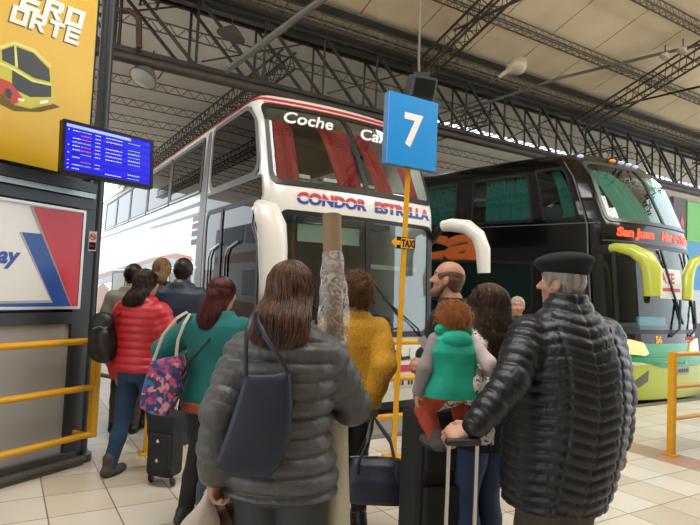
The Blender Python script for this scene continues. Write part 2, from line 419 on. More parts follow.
def hair_short(T, hh, n=300, thick=.03, curl=0, L=.05, res=.006, seed=1, bald=False, low=-.3, r=.002, top=1.0, grow=1.0):
    rng = np.random.RandomState(seed); g = SDF(res); a, b, c = (.345 * hh + thick * .6) * grow, (.415 * hh + thick * .6) * grow, (.40 * hh + thick * .5) * top * grow
    g.ell((0, -.015 * hh, .09 * hh), (a, b, c), .01)
    g.loft([(-.36 * hh, .22 * hh, .14 * hh, 0, -.22 * hh), (.0, .34 * hh + thick * .4, .27 * hh, 0, -.13 * hh)], .02)
    g.ell((0, .60 * hh, -.16 * hh), (.46 * hh, .47 * hh, .48 * hh), .01, sub=True)
    for q in (-1, 1): g.ell((q * .36 * hh, .02 * hh, -.12 * hh), (.08 * hh, .13 * hh, .19 * hh), .008, sub=True)
    if bald: g.ell((0, .10 * hh, .36 * hh), (.36 * hh, .55 * hh, .36 * hh), .01, sub=True)
    V, F = g.mesh(noise=thick * .25 if curl else .0015, nscale=90)
    out = [(V, F)]
    if n:
        sel = V[rng.randint(0, len(V), n)]; C = np.array([0, 0, .05 * hh]); paths = []
        for p in sel:
            nn = (p - C) / np.linalg.norm(p - C); pts = []; w0 = rng.uniform(0, 6.28); ax = np.cross(nn, rng.normal(size=3)); ax /= np.linalg.norm(ax); bx = np.cross(nn, ax)
            dn = np.array([0, -.2, -.6]) if not curl else rng.normal(size=3) * .5
            for t in np.linspace(0, 1, 9 if curl else 5):
                q = p + nn * t * L * (.75 if curl else .12) + dn * L * t * .7
                if curl: q = q + (ax * math.cos(w0 + t * 11) + bx * math.sin(w0 + t * 11)) * curl
                pts.append(q)
            paths.append(pts)
        out.append(strand_mesh(paths, r, r * .6))
    M = np.array(T); tr = lambda v: v @ M[:3, :3].T + M[:3, 3]
    return [(tr(v), f) for v, f in out]
def torso_prof(H, w=1.0, hem=.47, hip=1.0, belly=0.0, dep=1.0, sh=1.0, flare=0.0, neck=.052):
    b = belly
    rows = [(hem, .118 * hip * w + flare, .083 * dep + b * .6, 0, b * .25), (.52, .116 * hip * w + flare * .5, .083 * dep + b * .8, 0, b * .3), (.60, .100 * w + b * .4, .074 * dep + b, 0, b * .4), (.66, .102 * w + b * .3, .074 * dep + b * .8, 0, b * .3), (.73, .112 * w + b * .1, .078 * dep + b * .3, 0, 0),
            (.775, .118 * w * sh, .070 * dep, 0, -.004), (.805, .112 * w * sh, .060 * dep, 0, -.008), (.832, .078 * w * sh, .048 * dep, 0, -.010), (.862, neck, .046, 0, -.006)]
    return [tuple(v * H for v in r_) for r_ in rows if r_[0] >= hem - 1e-6]
SHOE = None
def person(label, base, H, yaw, skin='#c58f74', top=None, legs=None, hair=None, L=None, Rr=None, head=(0, 0, 0), feet=None, girth=1.0, near=1, stoop=0.0, group=None,
           hk=1.0, face=False, body_legs=True, hip_z=None, hands=(True, True)):
    root = empty('person', base, yaw, label=label, cat='person', group=group)
    Ri = Matrix.Rotation(-yaw, 3, 'Z')
    loc = lambda p: Ri @ (Vector(p) - Vector(base))
    rb = {0: .02, 1: .012, 2: .009}[near]; rc = {0: .014, 1: .0095, 2: .0068}[near]; rh = {0: .009, 1: .0055, 2: .0042}[near]
    sk = mat('skin_' + skin.strip('#'), skin, .5, bump=.05, bscale=180, var=.08, vscale=25)
    hh = H / 7.4 * hk
    hc = Vector((0, .010 * H + stoop, H - .52 * hh))
    T = Matrix.Translation(hc) @ Matrix.Rotation(R(head[0]), 4, 'Z') @ Matrix.Rotation(R(-head[1]), 4, 'X') @ Matrix.Rotation(R(head[2]), 4, 'Y')
    t = lambda x, y, z: T @ Vector((x * hh, y * hh, z * hh))
    M3 = T.to_3x3(); parts = []
    g = SDF(rh)                                  # head
    g.ell(t(0, -.02, .10), (.335 * hh, .41 * hh, .385 * hh), .02, M3)
    g.ell(t(0, .10, -.12), (.275 * hh, .27 * hh, .33 * hh), .03, M3)
    g.cone(t(0, .12, -.22), t(0, .26, -.40), .20 * hh, .10 * hh, .03)
    g.cone(t(-.15, .32, .10), t(.15, .32, .10), .055 * hh, .055 * hh, .02)
    for q in (-1, 1):
        g.ell(t(q * .15, .42, .015), (.085 * hh, .07 * hh, .055 * hh), .015, M3, sub=True)
        g.ell(t(q * .17, .27, -.12), (.10 * hh, .09 * hh, .09 * hh), .02, M3)
        g.ell(t(q * .345, -.01, -.06), (.035 * hh, .075 * hh, .125 * hh), .006, M3 @ Matrix.Rotation(R(12), 3, 'X'))
    g.cone(t(0, .36, .05), t(0, .47, -.12), .035 * hh, .058 * hh, .012)
    for q in (-1, 1): g.ell(t(q * .045, .43, -.135), (.04 * hh, .05 * hh, .035 * hh), .008, M3)
    g.cone(t(-.09, .335, -.245), t(.09, .335, -.245), .028 * hh, .028 * hh, .008); g.cone(t(-.08, .33, -.295), t(.08, .33, -.295), .03 * hh, .03 * hh, .008)
    g.cone(t(0, -.08, -.25), (0, -.005 * H + stoop * .5, .845 * H), .21 * hh, .045 * H * girth ** .5 * .8, .03)
    g.cone((0, -.005 * H + stoop * .5, .845 * H), (0, -.01 * H, .80 * H), .040 * H, .06 * H, .03)
    parts.append(g.mesh())
    gb = SDF(rb)                                 # trunk, arms, legs under the clothes
    gb.loft([tuple(v * (.86 if j in (1, 2) else 1) for j, v in enumerate(r_)) for r_ in torso_prof(H, w=.9 * (top or {}).get('w', 1), dep=.95 * (top or {}).get('dep', 1), hem=.48, belly=(top or {}).get('belly', 0) * .7)], .02)
    sw = .108 * H * (top or {}).get('w', 1) * (top or {}).get('sh', 1); l1, l2 = .172 * H, .150 * H
    arms = []
    for side, spec in ((-1, L), (1, Rr)):
        spec = spec or {}
        S = Vector((side * sw, stoop * .3 - .005 * H, .79 * H)); wt = spec.get('w')
        wt = loc(wt) if spec.get('world') else Vector(wt if wt else (side * .15 * H, .02 * H, .48 * H))
        E, W_ = ik(S, wt, l1 * spec.get('k', 1), l2 * spec.get('k', 1), spec.get('hint', (side * .4, -1, -.2)))
        arms.append((S, E, W_, spec, side))
        gb.chain([S, E, W_], [.032 * H, .024 * H, .017 * H], .02)
        f = Vector(spec.get('f', W_ - E)); n = Vector(spec.get('n', (-side, 0, 0)))
        if hands[0 if side < 0 else 1]: parts.append(hand(W_ + f.normalized() * .004, f, n, side > 0, spec.get('curl', 28), spec.get('sc', H / 1.72), rh if near < 2 else .0036, thumb=spec.get('thumb', 30)))
    hz = (hip_z or .51) * H; legsP = []
    for side in (-1, 1):
        ft = (feet or {}).get(side, (side * .055 * H, 0, 0, 0)); ax_, ay_, az_, fh = ft
        hp = Vector((side * .05 * H, 0, hz)); an = Vector((ax_, ay_ - .01, .048 * H + az_))
        kn, an = ik(hp, an, .245 * H, .225 * H, (math.sin(R(-fh)) * 1, math.cos(R(fh)), 0)); legsP.append((hp, kn, an, side, fh))
        gb.chain([hp, kn, an], [.046 * H, .030 * H, .02 * H], .02)
        if body_legs: gb.cone(an, an + Vector((-math.sin(R(fh)) * .07 * H, math.cos(R(fh)) * .07 * H, -.025 * H)), .02 * H, .015 * H, .02)
    parts.append(gb.mesh())
    body = np_mesh('body', parts, sk, root)
    if face:
        ew = mat('eye_white', '#e8e2da', .2); ei = mat('iris', '#3a2a1e', .2)
        for q in (-1, 1):
            e = MB(); e.ball(t(q * .15, .315, .02), .052 * hh, 6); eo = e.build('eye', ew, root, True)
            e = MB(); e.ball(t(q * .15, .352, .02), .026 * hh, 6); e.build('iris', ei, eo, True)
            e = MB(); e.tube([t(q * .07, .375, .115), t(q * .15, .38, .14), t(q * .24, .325, .12)], .018 * hh, 6); e.build('eyebrow', mat('brow_' + str(face), face if isinstance(face, str) else '#3a2c22', .9), root, True)
        e = MB(); e.tube([t(-.1, .345, -.268), t(-.04, .375, -.26), t(.04, .375, -.26), t(.1, .345, -.268)], .018 * hh, 6); e.build('mouth', mat('lips', '#a5645a', .5), root, True)
    if top:
        m = top['m']; g = SDF(rc); pf = top.get('puff')
        bk = top.get('bulk', .02)
        pr = torso_prof(H, top.get('w', 1), top.get('hem', .47), top.get('hip', 1), top.get('belly', 0), top.get('dep', 1), top.get('sh', 1), top.get('flare', 0))
        if top.get('prof'): pr = [(r_[0], r_[1] - bk, r_[2] - bk, r_[3], r_[4]) for r_ in top['prof']]
        pr = [(r_[0], r_[1] + bk * (.6 if r_[0] > .82 * H else 1), r_[2] + bk * (.6 if r_[0] > .82 * H else 1), r_[3], r_[4]) for r_ in pr]
        g.loft(pr, .03, pf, chev=top.get('chev', 0), pw=2.25, seam=top.get('seam', 0))
        sr = top.get('sleeve', (.040, .033, .024)); pk = top.get('spuff', pf); cuff = top.get('cuff', 1.0)
        if not top.get('sleeveless'):
            for S, E, W_, spec, side in arms:
                sr_ = [q * H + bk * .55 for q in sr]; We = E + (W_ - E) * spec.get('cuff', cuff)
                mid = S + (E - S) * .5
                g.chain([S, mid, E, E + (We - E) * .6, We], [sr_[0], sr_[0] * .5 + sr_[1] * .5, sr_[1], sr_[1] * .45 + sr_[2] * .55, sr_[2]], .03, pk)
        if top.get('collar'):
            cz, cw, chh = top['collar']; g.loft([(.835 * H, cw + .02, cw + .01, 0, .0), (.85 * H, cw + .006, cw, 0, .004), (.85 * H + chh, cw, cw * .95, 0, .008 + stoop * .5)], .02, (.004, .035) if pf else None)
        V, F = g.mesh(noise=top.get('noise', .0), nscale=top.get('nscale', 18))
        np_mesh(top.get('name', 'jacket'), [(V, F)], m, root)
    if legs:
        g = SDF(rc); lr = legs.get('r', (.058, .042, .03)); 
        g.loft([(.455 * H, .088 * H * legs.get('w', 1), .075 * H * legs.get('dep', 1), 0, 0), (.50 * H, .102 * H * legs.get('w', 1), .080 * H * legs.get('dep', 1), 0, -.005), (.585 * H, .088 * H * legs.get('w', 1), .066 * H * legs.get('dep', 1), 0, 0)], .03)
        for hp, kn, an, side, fh in legsP:
            g.chain([hp, hp + (kn - hp) * .5, kn, kn + (an - kn) * .4, an + Vector((0, 0, legs.get('low', -.01)))], [lr[0] * H, (lr[0] * .55 + lr[1] * .45) * H, lr[1] * H, (lr[1] * .6 + lr[2] * .4 + .002) * H, lr[2] * H], .02)
        V, F = g.mesh(noise=.004, nscale=30); np_mesh('trousers', [(V, F)], legs['m'], root)
        for hp, kn, an, side, fh in legsP:
            g = SDF(max(rh, .006)); fd = Vector((-math.sin(R(fh)), math.cos(R(fh)), 0)); b0 = Vector((an.x, an.y, an.z - .048 * H * legs.get('sk', 1))); k = H / 1.65 * legs.get('sk', 1)
            g.cone(b0 + fd * -.045 * k + UZ * .04 * k, b0 + fd * .05 * k + UZ * .04 * k, .042 * k, .044 * k, .02); g.cone(b0 + fd * .05 * k + UZ * .032 * k, b0 + fd * .15 * k + UZ * .025 * k, .044 * k, .036 * k, .02)
            g.cone(b0 + fd * -.02 * k + UZ * .05 * k, b0 + fd * -.02 * k + UZ * legs.get('boot', .085) * k, .042 * k, .045 * k, .02)
            zb = b0.z + .006; V, F = g.mesh(cut=lambda X, Y, Z, zb=zb: zb - Z)
            sh_ = np_mesh('shoe', [(V, F)], legs['shoe'], root)
            mb = MB(); out = []
            for i in range(16):
                a = 2 * math.pi * i / 16; sx = math.cos(a); sy = math.sin(a); wv = fd.cross(UZ)
                out.append(b0 + fd * ((.05 + .115 * sx) * k) + wv * (sy * (.046 if sx < 0 else .046) * k) )
            mb.add([q + UZ * 0.001 for q in out] + [q + UZ * .022 for q in out], [tuple(range(16))[::-1], tuple(range(16, 32))] + [(i, (i + 1) % 16, 16 + (i + 1) % 16, 16 + i) for i in range(16)])
            mb.build('sole', legs.get('sole', mat('rubber_sole', '#1a1a1b', .7)), sh_)
    if hair:
        fn, kw, hm = hair
        np_mesh('hair', fn(T, hh, **kw), hm, root)
    root['_'] = 0; del root['_']
    return dict(root=root, T=T, hh=hh, arms=arms, legs=legsP, H=H, loc=loc, mw=Matrix.Translation(Vector(base)) @ Matrix.Rotation(yaw, 4, 'Z'), tops=top, rc=rc)
def ground(px, py, Y):
    v = at(px, py, Y); return Vector((v.x, v.y, 0))

# ------------------------------------------------------------------ the setting
def floor_material():
    m = bpy.data.materials.new('floor_tiles'); m.use_nodes = True; nt = m.node_tree; b = nt.nodes['Principled BSDF']; L = nt.links.new
    tc = nt.nodes.new('ShaderNodeTexCoord'); sep = nt.nodes.new('ShaderNodeSeparateXYZ')
    L(tc.outputs['Object'], sep.inputs[0])
    def M(op, a, b_=None, c=None):
        n = nt.nodes.new('ShaderNodeMath'); n.operation = op
        for i, v in enumerate((a, b_, c)):
            if v is None: continue
            if isinstance(v, (int, float)): n.inputs[i].default_value = v
            else: L(v, n.inputs[i])
        return n.outputs[0]
    X = M('ADD', sep.outputs[0], -.34 + 40.0); Y = M('ADD', sep.outputs[1], -.05 + 40.0)   # bay frame, in metres
    U = M('DIVIDE', X, .4); V = M('DIVIDE', Y, .4)
    fu = M('FLOOR', U); fv = M('FLOOR', V)
    cb = nt.nodes.new('ShaderNodeCombineXYZ'); L(fu, cb.inputs[0]); L(fv, cb.inputs[1])
    wn_ = nt.nodes.new('ShaderNodeTexWhiteNoise'); wn_.noise_dimensions = '2D'; L(cb.outputs[0], wn_.inputs['Vector'])
    rp = nt.nodes.new('ShaderNodeValToRGB'); rp.color_ramp.interpolation = 'CONSTANT'
    els = [(0, '#e0d9cb'), (.3, '#d8cebb'), (.5, '#e4dfd4'), (.72, '#cfc4b0'), (.9, '#dcd4c5')]
    rp.color_ramp.elements[0].color = lin(els[0][1]); rp.color_ramp.elements[1].position = els[1][0]; rp.color_ramp.elements[1].color = lin(els[1][1])
    for p_, c_ in els[2:]: e = rp.color_ramp.elements.new(p_); e.color = lin(c_)
    L(wn_.outputs['Value'], rp.inputs[0])
    # a band of brown tiles along the bays
    bd = M('COMPARE', fu, 113.0, .5); alt = M('MODULO', fv, 3.0)
    rb_ = nt.nodes.new('ShaderNodeValToRGB'); rb_.color_ramp.interpolation = 'CONSTANT'
    rb_.color_ramp.elements[0].color = lin('#b79a80'); rb_.color_ramp.elements[1].position = .5; rb_.color_ramp.elements[1].color = lin('#c29079')
    L(M('DIVIDE', alt, 3.0), rb_.inputs[0])
    mx = nt.nodes.new('ShaderNodeMix'); mx.data_type = 'RGBA'; L(bd, mx.inputs[0]); L(rp.outputs[0], mx.inputs[6]); L(rb_.outputs[0], mx.inputs[7])
    gu = M('FRACT', U); gv = M('FRACT', V)
    g = M('MINIMUM', M('MINIMUM', gu, M('SUBTRACT', 1.0, gu)), M('MINIMUM', gv, M('SUBTRACT', 1.0, gv)))
    gl = M('LESS_THAN', g, .011)
    m2 = nt.nodes.new('ShaderNodeMix'); m2.data_type = 'RGBA'; L(gl, m2.inputs[0]); L(mx.outputs[2], m2.inputs[6]); m2.inputs[7].default_value = lin('#7d7264')
    ns = nt.nodes.new('ShaderNodeTexNoise'); ns.inputs['Scale'].default_value = 2.2; ns.inputs['Detail'].default_value = 6; L(tc.outputs['Object'], ns.inputs['Vector'])
    m3 = nt.nodes.new('ShaderNodeMix'); m3.data_type = 'RGBA'; m3.blend_type = 'MULTIPLY'; L(M('MULTIPLY', ns.outputs['Fac'], .28), m3.inputs[0]); L(m2.outputs[2], m3.inputs[6]); m3.inputs[7].default_value = lin('#a89c8c')
    L(m3.outputs[2], b.inputs['Base Color']); b.inputs['Roughness'].default_value = .32; b.inputs['Specular IOR Level'].default_value = .4
    return m
def struct(o, label=None): return tag(o, label, kind='structure')
def bay_box(w0, w1, d0, d1, z0, z1):
    mb = MB(); c = [P(w_, d_, z_) for w_ in (w0, w1) for d_ in (d0, d1) for z_ in (z0, z1)]
    return mb.add(c, [(0, 1, 3, 2), (4, 6, 7, 5), (0, 4, 5, 1), (2, 3, 7, 6), (0, 2, 6, 4), (1, 5, 7, 3)])
EDGE = 4.95
f = MB()
for w0, w1, d0, d1 in ((-25, 35, -12, EDGE), (-25, 2.35, EDGE, 24), (5.5, 7.75, EDGE, 24), (11.2, 35, EDGE, 24)): f.box(((w0 + w1) / 2, (d0 + d1) / 2, -.06), (w1 - w0, d1 - d0, .12))
fo = f.build('floor', floor_material()); fo.rotation_euler = (0, 0, BAY); struct(fo, 'cream and beige tiled waiting platform floor')
struct(bay_box(-60, 70, EDGE, 90, -.3, -.12).build('floor_bay', mat('bay_concrete', '#8f8b84', .6, var=.25, vscale=.8)), 'grey concrete floor of the bus bays')
for w0, w1 in ((2.35, 5.5), (7.75, 11.2)): struct(bay_box(w0, w1, EDGE - .12, EDGE + .02, -.14, .004).build('trim_1', mat('kerb_stone', '#6d6a66', .7, var=.15)), 'dark stone kerb at the head of a coach bay')
struct(bay_box(8.15, 8.3, EDGE + .05, 14, -.14, -.02).build('trim_2', mat('kerb_green', '#3e6a55', .7, var=.2)), 'green painted kerb in the bus bay')
struct(bay_box(-60, 70, 30, 90, -.12, -.10).build('floor_yard', mat('yard', '#b9b3a8', .8, var=.15, vscale=.5)), 'pale open yard behind the bays')

steel = mat('black_steel', '#2b2826', .55, .3, var=.25, vscale=3)
steel2 = mat('brown_steel', '#4a3f38', .6, .2, var=.25, vscale=3)
greys = mat('grey_steel', '#66625c', .55, .3, var=.2, vscale=3)
beige = mat('roof_panels', '#e6d2b0', .8, var=.10, vscale=1.2)
pale = mat('far_roof_panels', '#ece5d9', .8, var=.08, vscale=1.0)
H0 = CAM_H
# near roof: beige panels climbing from the gutter, in panels with seams
def hN(d): return H0 + 5.05 + .33 * (9.67 - d)
mb = MB()
for i in range(-10, 14):
    w0, w1 = i * 1.4, (i + 1) * 1.4 - .03
    a, b_, c, d_ = P(w0, 9.9, hN(9.9) + .12), P(w1, 9.9, hN(9.9) + .12), P(w1, 1.2, hN(1.2) + .12), P(w0, 1.2, hN(1.2) + .12)
    t = Vector((0, 0, .05)); mb.add([a, b_, c, d_, a + t, b_ + t, c + t, d_ + t], [(0, 1, 2, 3), (7, 6, 5, 4), (0, 4, 5, 1), (2, 6, 7, 3), (1, 5, 6, 2), (3, 7, 4, 0)])
struct(mb.build('ceiling_front', beige), 'beige panelled roof sloping over the platform')
mb = MB(); q = [P(-14, 1.2, hN(1.2) + .12), P(19.6, 1.2, hN(1.2) + .12), P(19.6, -9, 6.6), P(-14, -9, 6.6)]
mb.add(q + [v + Vector((0, 0, .05)) for v in q], [(0, 1, 2, 3), (7, 6, 5, 4), (0, 4, 5, 1), (2, 6, 7, 3), (1, 5, 6, 2), (3, 7, 4, 0)]); struct(mb.build('ceiling_rear', beige), 'beige roof slope behind the platform')
struct(bay_box(-14, 19.6, -9.2, -9, 0, 6.6).build('wall_rear', mat('hall_wall', '#9a9080', .9, var=.1)), 'plain hall wall opposite the coach bays')
mb = MB(); q = [P(-14, 9.9, hN(9.9) + .19), P(19.6, 9.9, hN(9.9) + .19), P(19.6, 1.2, hN(1.2) + .19), P(-14, 1.2, hN(1.2) + .19)]
mb.add(q + [v + Vector((0, 0, .05)) for v in q], [(0, 1, 2, 3), (7, 6, 5, 4), (0, 4, 5, 1), (2, 6, 7, 3), (1, 5, 6, 2), (3, 7, 4, 0)]); struct(mb.build('ceiling_deck', beige), 'roof deck above the beige panels')
struct(bay_box(-16, 30, 9.86, 10.02, H0 + 4.9, H0 + 5.35).build('ceiling_fascia', greys), 'grey fascia closing the step between the roofs')
# far roof with a glazed strip left open to the sky
FZ = H0 + 4.98
for i, (w0, w1, d0, d1) in enumerate(((-16, 40, 10.0, 12.5), (-16, 40, 13.25, 30), (-16, 9.6, 12.5, 13.25))):
    struct(bay_box(w0, w1, d0, d1, FZ, FZ + .05).build('ceiling_back', pale), 'pale grey roof panels behind the girder')
mb = MB()
for i in range(60): mb.bar(P(9.6 + i * .35, 12.5, FZ + .02), P(9.6 + i * .35, 13.25, FZ + .02), .02)
struct(mb.build('trim_3', greys), 'bars across the roof skylight strip')
def lattice(p0, p1, dep, wid, n, r, up=UZ, rod=None):
    """open web truss: two bottom and two top chords with zigzag webs"""
    p0, p1 = Vector(p0), Vector(p1); ax = (p1 - p0).normalized(); sd = ax.cross(up).normalized(); u = sd.cross(ax).normalized() * dep; sd = sd * wid / 2
    if u.z < 0: u = -u
    mb = MB(); rod = rod or r * .45
    lines = [(sd, u * 0), (-sd, u * 0), (sd, u), (-sd, u)] if wid > 0 else [(sd * 0, u * 0), (sd * 0, u)]
    for s_, q in lines: mb.bar(p0 + s_ + q, p1 + s_ + q, r)
    for k in range(n):
        a = p0.lerp(p1, k / n); b = p0.lerp(p1, (k + .5) / n); c = p0.lerp(p1, (k + 1) / n)
        for s_ in ((sd, -sd) if wid > 0 else (sd * 0,)):
            mb.bar(a + s_, b + s_ + u, rod, 3); mb.bar(b + s_ + u, c + s_, rod, 3)
        if wid > 0: mb.bar(a + sd, b - sd, rod, 3); mb.bar(b - sd, c + sd, rod, 3)
    return mb
for i, d in enumerate((8.0, 6.45, 4.9, 3.3)):
    struct(lattice(P(-8, d, hN(d) - .16), P(19.5, d, hN(d) - .16), .16, .16, 120, .016, rod=.007).build('ceiling_purlin', greys), 'slim lattice purlin under the beige roof')
for w_ in (-3.85, 1.76, 7.37, 12.98, 18.6):
    struct(lattice(P(w_, 9.6, hN(9.6) - .6), P(w_, 1.2, hN(1.2) - .6), .36, .26, 26, .026, rod=.012).build('ceiling_rib', steel2), 'lattice roof rib climbing from the girder')
for i in range(9):
    d = 11.0 + i * 1.75
    struct(lattice(P(-14, d, FZ - .26), P(30, d, FZ - .26), .20, 0, 130, .016, rod=.010).build('ceiling_joist', mat('joist_brown', '#6a5c50', .6)), 'zigzag joist under the pale roof')
for w_ in (-6.6, -1, 4.6, 10.2, 15.8):
    struct(lattice(P(w_, 10.2, FZ - .62), P(w_, 29, FZ - .62), .34, .28, 50, .024, rod=.012).build('ceiling_rafter', steel2), 'lattice rafter running back from the girder')
# the main girder: two open frames side by side, box chords, posts and long diagonals
zb, zt = H0 + 3.72, H0 + 4.92
for k, dd in enumerate((9.67, 10.15)):
    mb = MB(); a, b = -14, 24
    for z_, r in ((zb, .055), (zt, .05)): mb.bar(P(a, dd, z_), P(b, dd, z_), r)
    w0 = 1.2; n = 0
    w_ = a + .3
    st = 1.25; off = 3.35 - .736
    i0 = math.ceil((a - off) / st)
    while off + i0 * st < b - st:
        x = off + i0 * st
        mb.bar(P(x, dd, zb), P(x, dd, zt), .028); mb.bar(P(x, dd, zt), P(x + st, dd, zb), .034)
        if k == 0 and i0 % 2 == 0: mb.bar(P(x + .1, dd - .03, zb + .1), P(x + st * 1.9, dd + .4, zt), .02)
        i0 += 1
    struct(mb.build('girder_frame', steel), ('front' if k == 0 else 'rear') + ' frame of the black roof girder over the buses')
mb = MB(); mb.tube([P(-14, 9.6, zb - .16), P(24, 9.6, zb - .16)], .075, 12); mb.tube([P(-14, 9.95, zb - .02), P(24, 9.95, zb - .02)], .05, 8)
struct(mb.build('girder_pipe', steel2, smooth=True), 'brown pipe under the roof girder')
struct(lattice(P(-14, 9.45, zt + .08), P(24, 9.45, zt + .08), .20, .25, 160, .018, rod=.008).build('girder_gutter_lattice', greys), 'lattice beam along the roof gutter')
mb = bay_box(-14, 24, 9.3, 9.42, zt + .32, zt + .52); mb2 = bay_box(-14, 24, 9.05, 9.35, zt + .30, zt + .34); mb.add(mb2.v, mb2.f)
mb2 = bay_box(-14, 24, 9.45, 9.9, zt + .05, zt + .08); mb.add(mb2.v, mb2.f)
struct(mb.build('girder_gutter', greys), 'grey steel gutter above the roof girder')
for x0, x1, x2, x3, ya, yb in ((440, 37, 478, 19, 13.2, 9.5), (600, 110, 702, 86, 15.5, 12.0)):
    mb = MB(); mb.bar(at(x0, x1, ya), at(x2, x3, yb) + (at(x2, x3, yb) - at(x0, x1, ya)) * .8, .025, 6); struct(mb.build('ceiling_tie', steel), 'thin dark tie rod under the roof')
mb = MB(); mb.tube([at(456, 113, 13.6), at(560, 78, 13.2), at(659, 54, 12.8), at(790, 25, 12.4)], .035, 8); struct(mb.build('ceiling_conduit', greys, smooth=True), 'grey conduit hanging across the roof')
mb = MB(); mb.tube([at(226, 71, 8.9), at(302, 14, 8.4), at(330, -6, 8.2)], .055, 8); struct(mb.build('ceiling_brace', greys, smooth=True), 'grey round brace crossing the girder')
mb = MB(); mb.tube([at(110, 10, 9.0), at(130, 11, 9.0), at(139, 18, 9.0), at(139, 48, 9.0)], .05, 8); struct(mb.build('girder_loop', mat('rust', '#4d332b', .8, var=.3), smooth=True), 'rusty pipe bend beside the dark post')
# far surroundings
struct(bay_box(9, 40, 29, 29.2, -.12, 5.2).build('wall_back', mat('back_wall', '#6b6258', .9, var=.2, vscale=.6)), 'brown wall far behind the buses')
struct(bay_box(-70, -4, 62, 62.3, -.12, 3.0).build('wall_yard', mat('yard_wall', '#d8d4cc', .9, var=.1)), 'pale boundary wall of the yard')

# ------------------------------------------------------------------ kiosk on the left with posters
KX = Vector((.459, .889, 0)); KN = Vector((.889, -.459, 0))          # along the face (away), out of the face (to the walkway)
KO = Vector((-2.185, 4.70, 0))                                        # foot of the corner post
kf = plane_fn(KO, KX, UZ, KN)                                        # u negative comes toward the viewer
dark = mat('dark_grey_metal', '#3a3f43', .35, .4, var=.08, vscale=3); black = mat('black_frame', '#17181a', .3, .2)
greyp = mat('grey_panel', '#a7a6a2', .45, .1, var=.08, vscale=1.5)
struct(warp('wall_left', [[(-2.2, .08), (-.06, .08), (-.06, 1.20), (-2.2, 1.20)]], kf, -.04, -.01, greyp, step=0), 'grey lower panel of the ticket kiosk wall')
struct(warp('wall_left_upper', [[(-2.2, 2.06), (-.02, 2.06), (-.02, 6.4), (-2.2, 6.4)]], kf, -.08, -.03, dark, step=0), 'dark upper cladding of the kiosk')
struct(warp('wall_left_end', [[(-2.2, .0), (.0, .0), (.0, 6.4), (-2.2, 6.4)]], kf, -2.6, -.1, dark, step=0), 'dark body of the kiosk')
mb = MB()
for q0, q1, z0, z1, o0, o1 in ((-.115, .0, 0, 2.3, -.08, .02), (-2.2, -.115, 1.14, 1.235, -.05, .02), (-2.2, 0, 2.08, 2.16, -.05, .03), (-2.2, 0, 2.22, 2.30, -.05, .05)):
    mb.prism([(q0, z0), (q1, z0), (q1, z1), (q0, z1)], kf, o0, o1)
struct(mb.build('trim_4', dark), 'dark steel frame around the kiosk panels')
mb = MB(); mb.prism([(-2.2, 0), (.02, 0), (.02, .055), (-2.2, .055)], kf, -.05, .10); mb.prism([(-2.2, .05), (.0, .05), (.0, .11), (-2.2, .11)], kf, -.05, .03)
mb.tube([kf(-2.2, .055, .10), kf(.02, .055, .10), kf(.07, .055, .03)], .025, 8); struct(mb.build('baseboard_left', mat('plinth', '#55534f', .7, var=.2)), 'worn dark plinth at the foot of the kiosk')
struct(warp('trim_5', [[(-2.2, 2.17), (0, 2.17), (0, 2.21), (-2.2, 2.21)]], kf, -.03, .06, mat('bright_edge', '#8b9092', .25, .7), step=0), 'bright steel moulding over the white sign')
mb = MB(); mb.tube([kf(.075, 0, -.02), kf(.075, 7.2, -.02)], .052, 16); mb.tube([kf(.075, 0, -.02), kf(.075, .06, -.02)], .09, 16); mb.tube([kf(.02, 2.3, .0), kf(.02, 7.2, .0)], .03, 8)
mb.box(kf(.02, 1.2, -.03), (.1, .1, 2.3), rz=math.atan2(KX.y, KX.x))
struct(mb.build('pillar_post', dark, smooth=True), 'round dark steel post at the kiosk corner')

# white sign with red and blue shapes
s = warp('wall_sign', [[(-2.1, 1.26), (-.055, 1.26), (-.055, 2.065), (-2.1, 2.065)]], kf, .0, .02, mat('sign_white', '#e6e6e4', .3), step=0)
tag(s, 'white kiosk sign with red wedge and blue angular stripe', 'sign')
def on_sign(name, shapes, m, o=.0225): return warp(name, shapes, kf, .02, o, m, s, step=0)
red = mat('sign_red', '#cf2a3a', .3); blue = mat('sign_blue', '#1d4da0', .3); frm = mat('sign_frame', '#c8c8c6', .3, .4)
on_sign('border', [dict(ring=(rrect(-2.1, -.055, 1.26, 2.065, .005, 1), rrect(-2.08, -.078, 1.28, 2.045, .005, 1)))], frm, .03)
# shapes measured from the photograph: pixel corners dropped on the sign's plane
def k2(x, y, off=0):
    o = Vector((0, 0, CAM_H)); d = at(x, y, 1) - o; p0 = KO + KN * off; t = (p0 - o).dot(KN) / d.dot(KN); p = o + d * t - KO; return (p.dot(KX), p.z)
on_sign('red_wedge', [[k2(31, 206.5), k2(81, 213), k2(75.5, 309), k2(71, 309)]], red)
on_sign('blue_stripe', [[k2(20, 232), k2(40, 234), k2(70.5, 309), k2(0, 311), k2(-40, 312), k2(-40, 304), k2(0, 303.5), k2(51, 302.5)]], blue)
on_sign('grey_stripe', [[k2(17.5, 232), k2(20, 232), k2(51, 302.5), k2(49, 300)], [k2(28, 206), k2(31, 206.5), k2(71, 309), k2(69, 307)], [k2(-40, 301.5), k2(49, 300), k2(51, 302.5), k2(-40, 304)]], mat('sign_grey', '#a9adb0', .4))
tv, tf = text2d('ay', .165, .25, .006); u0, z0 = k2(-5, 262)
on_sign('lettering', [([(x + u0, y + z0) for x, y in tv], tf)], blue, .023)
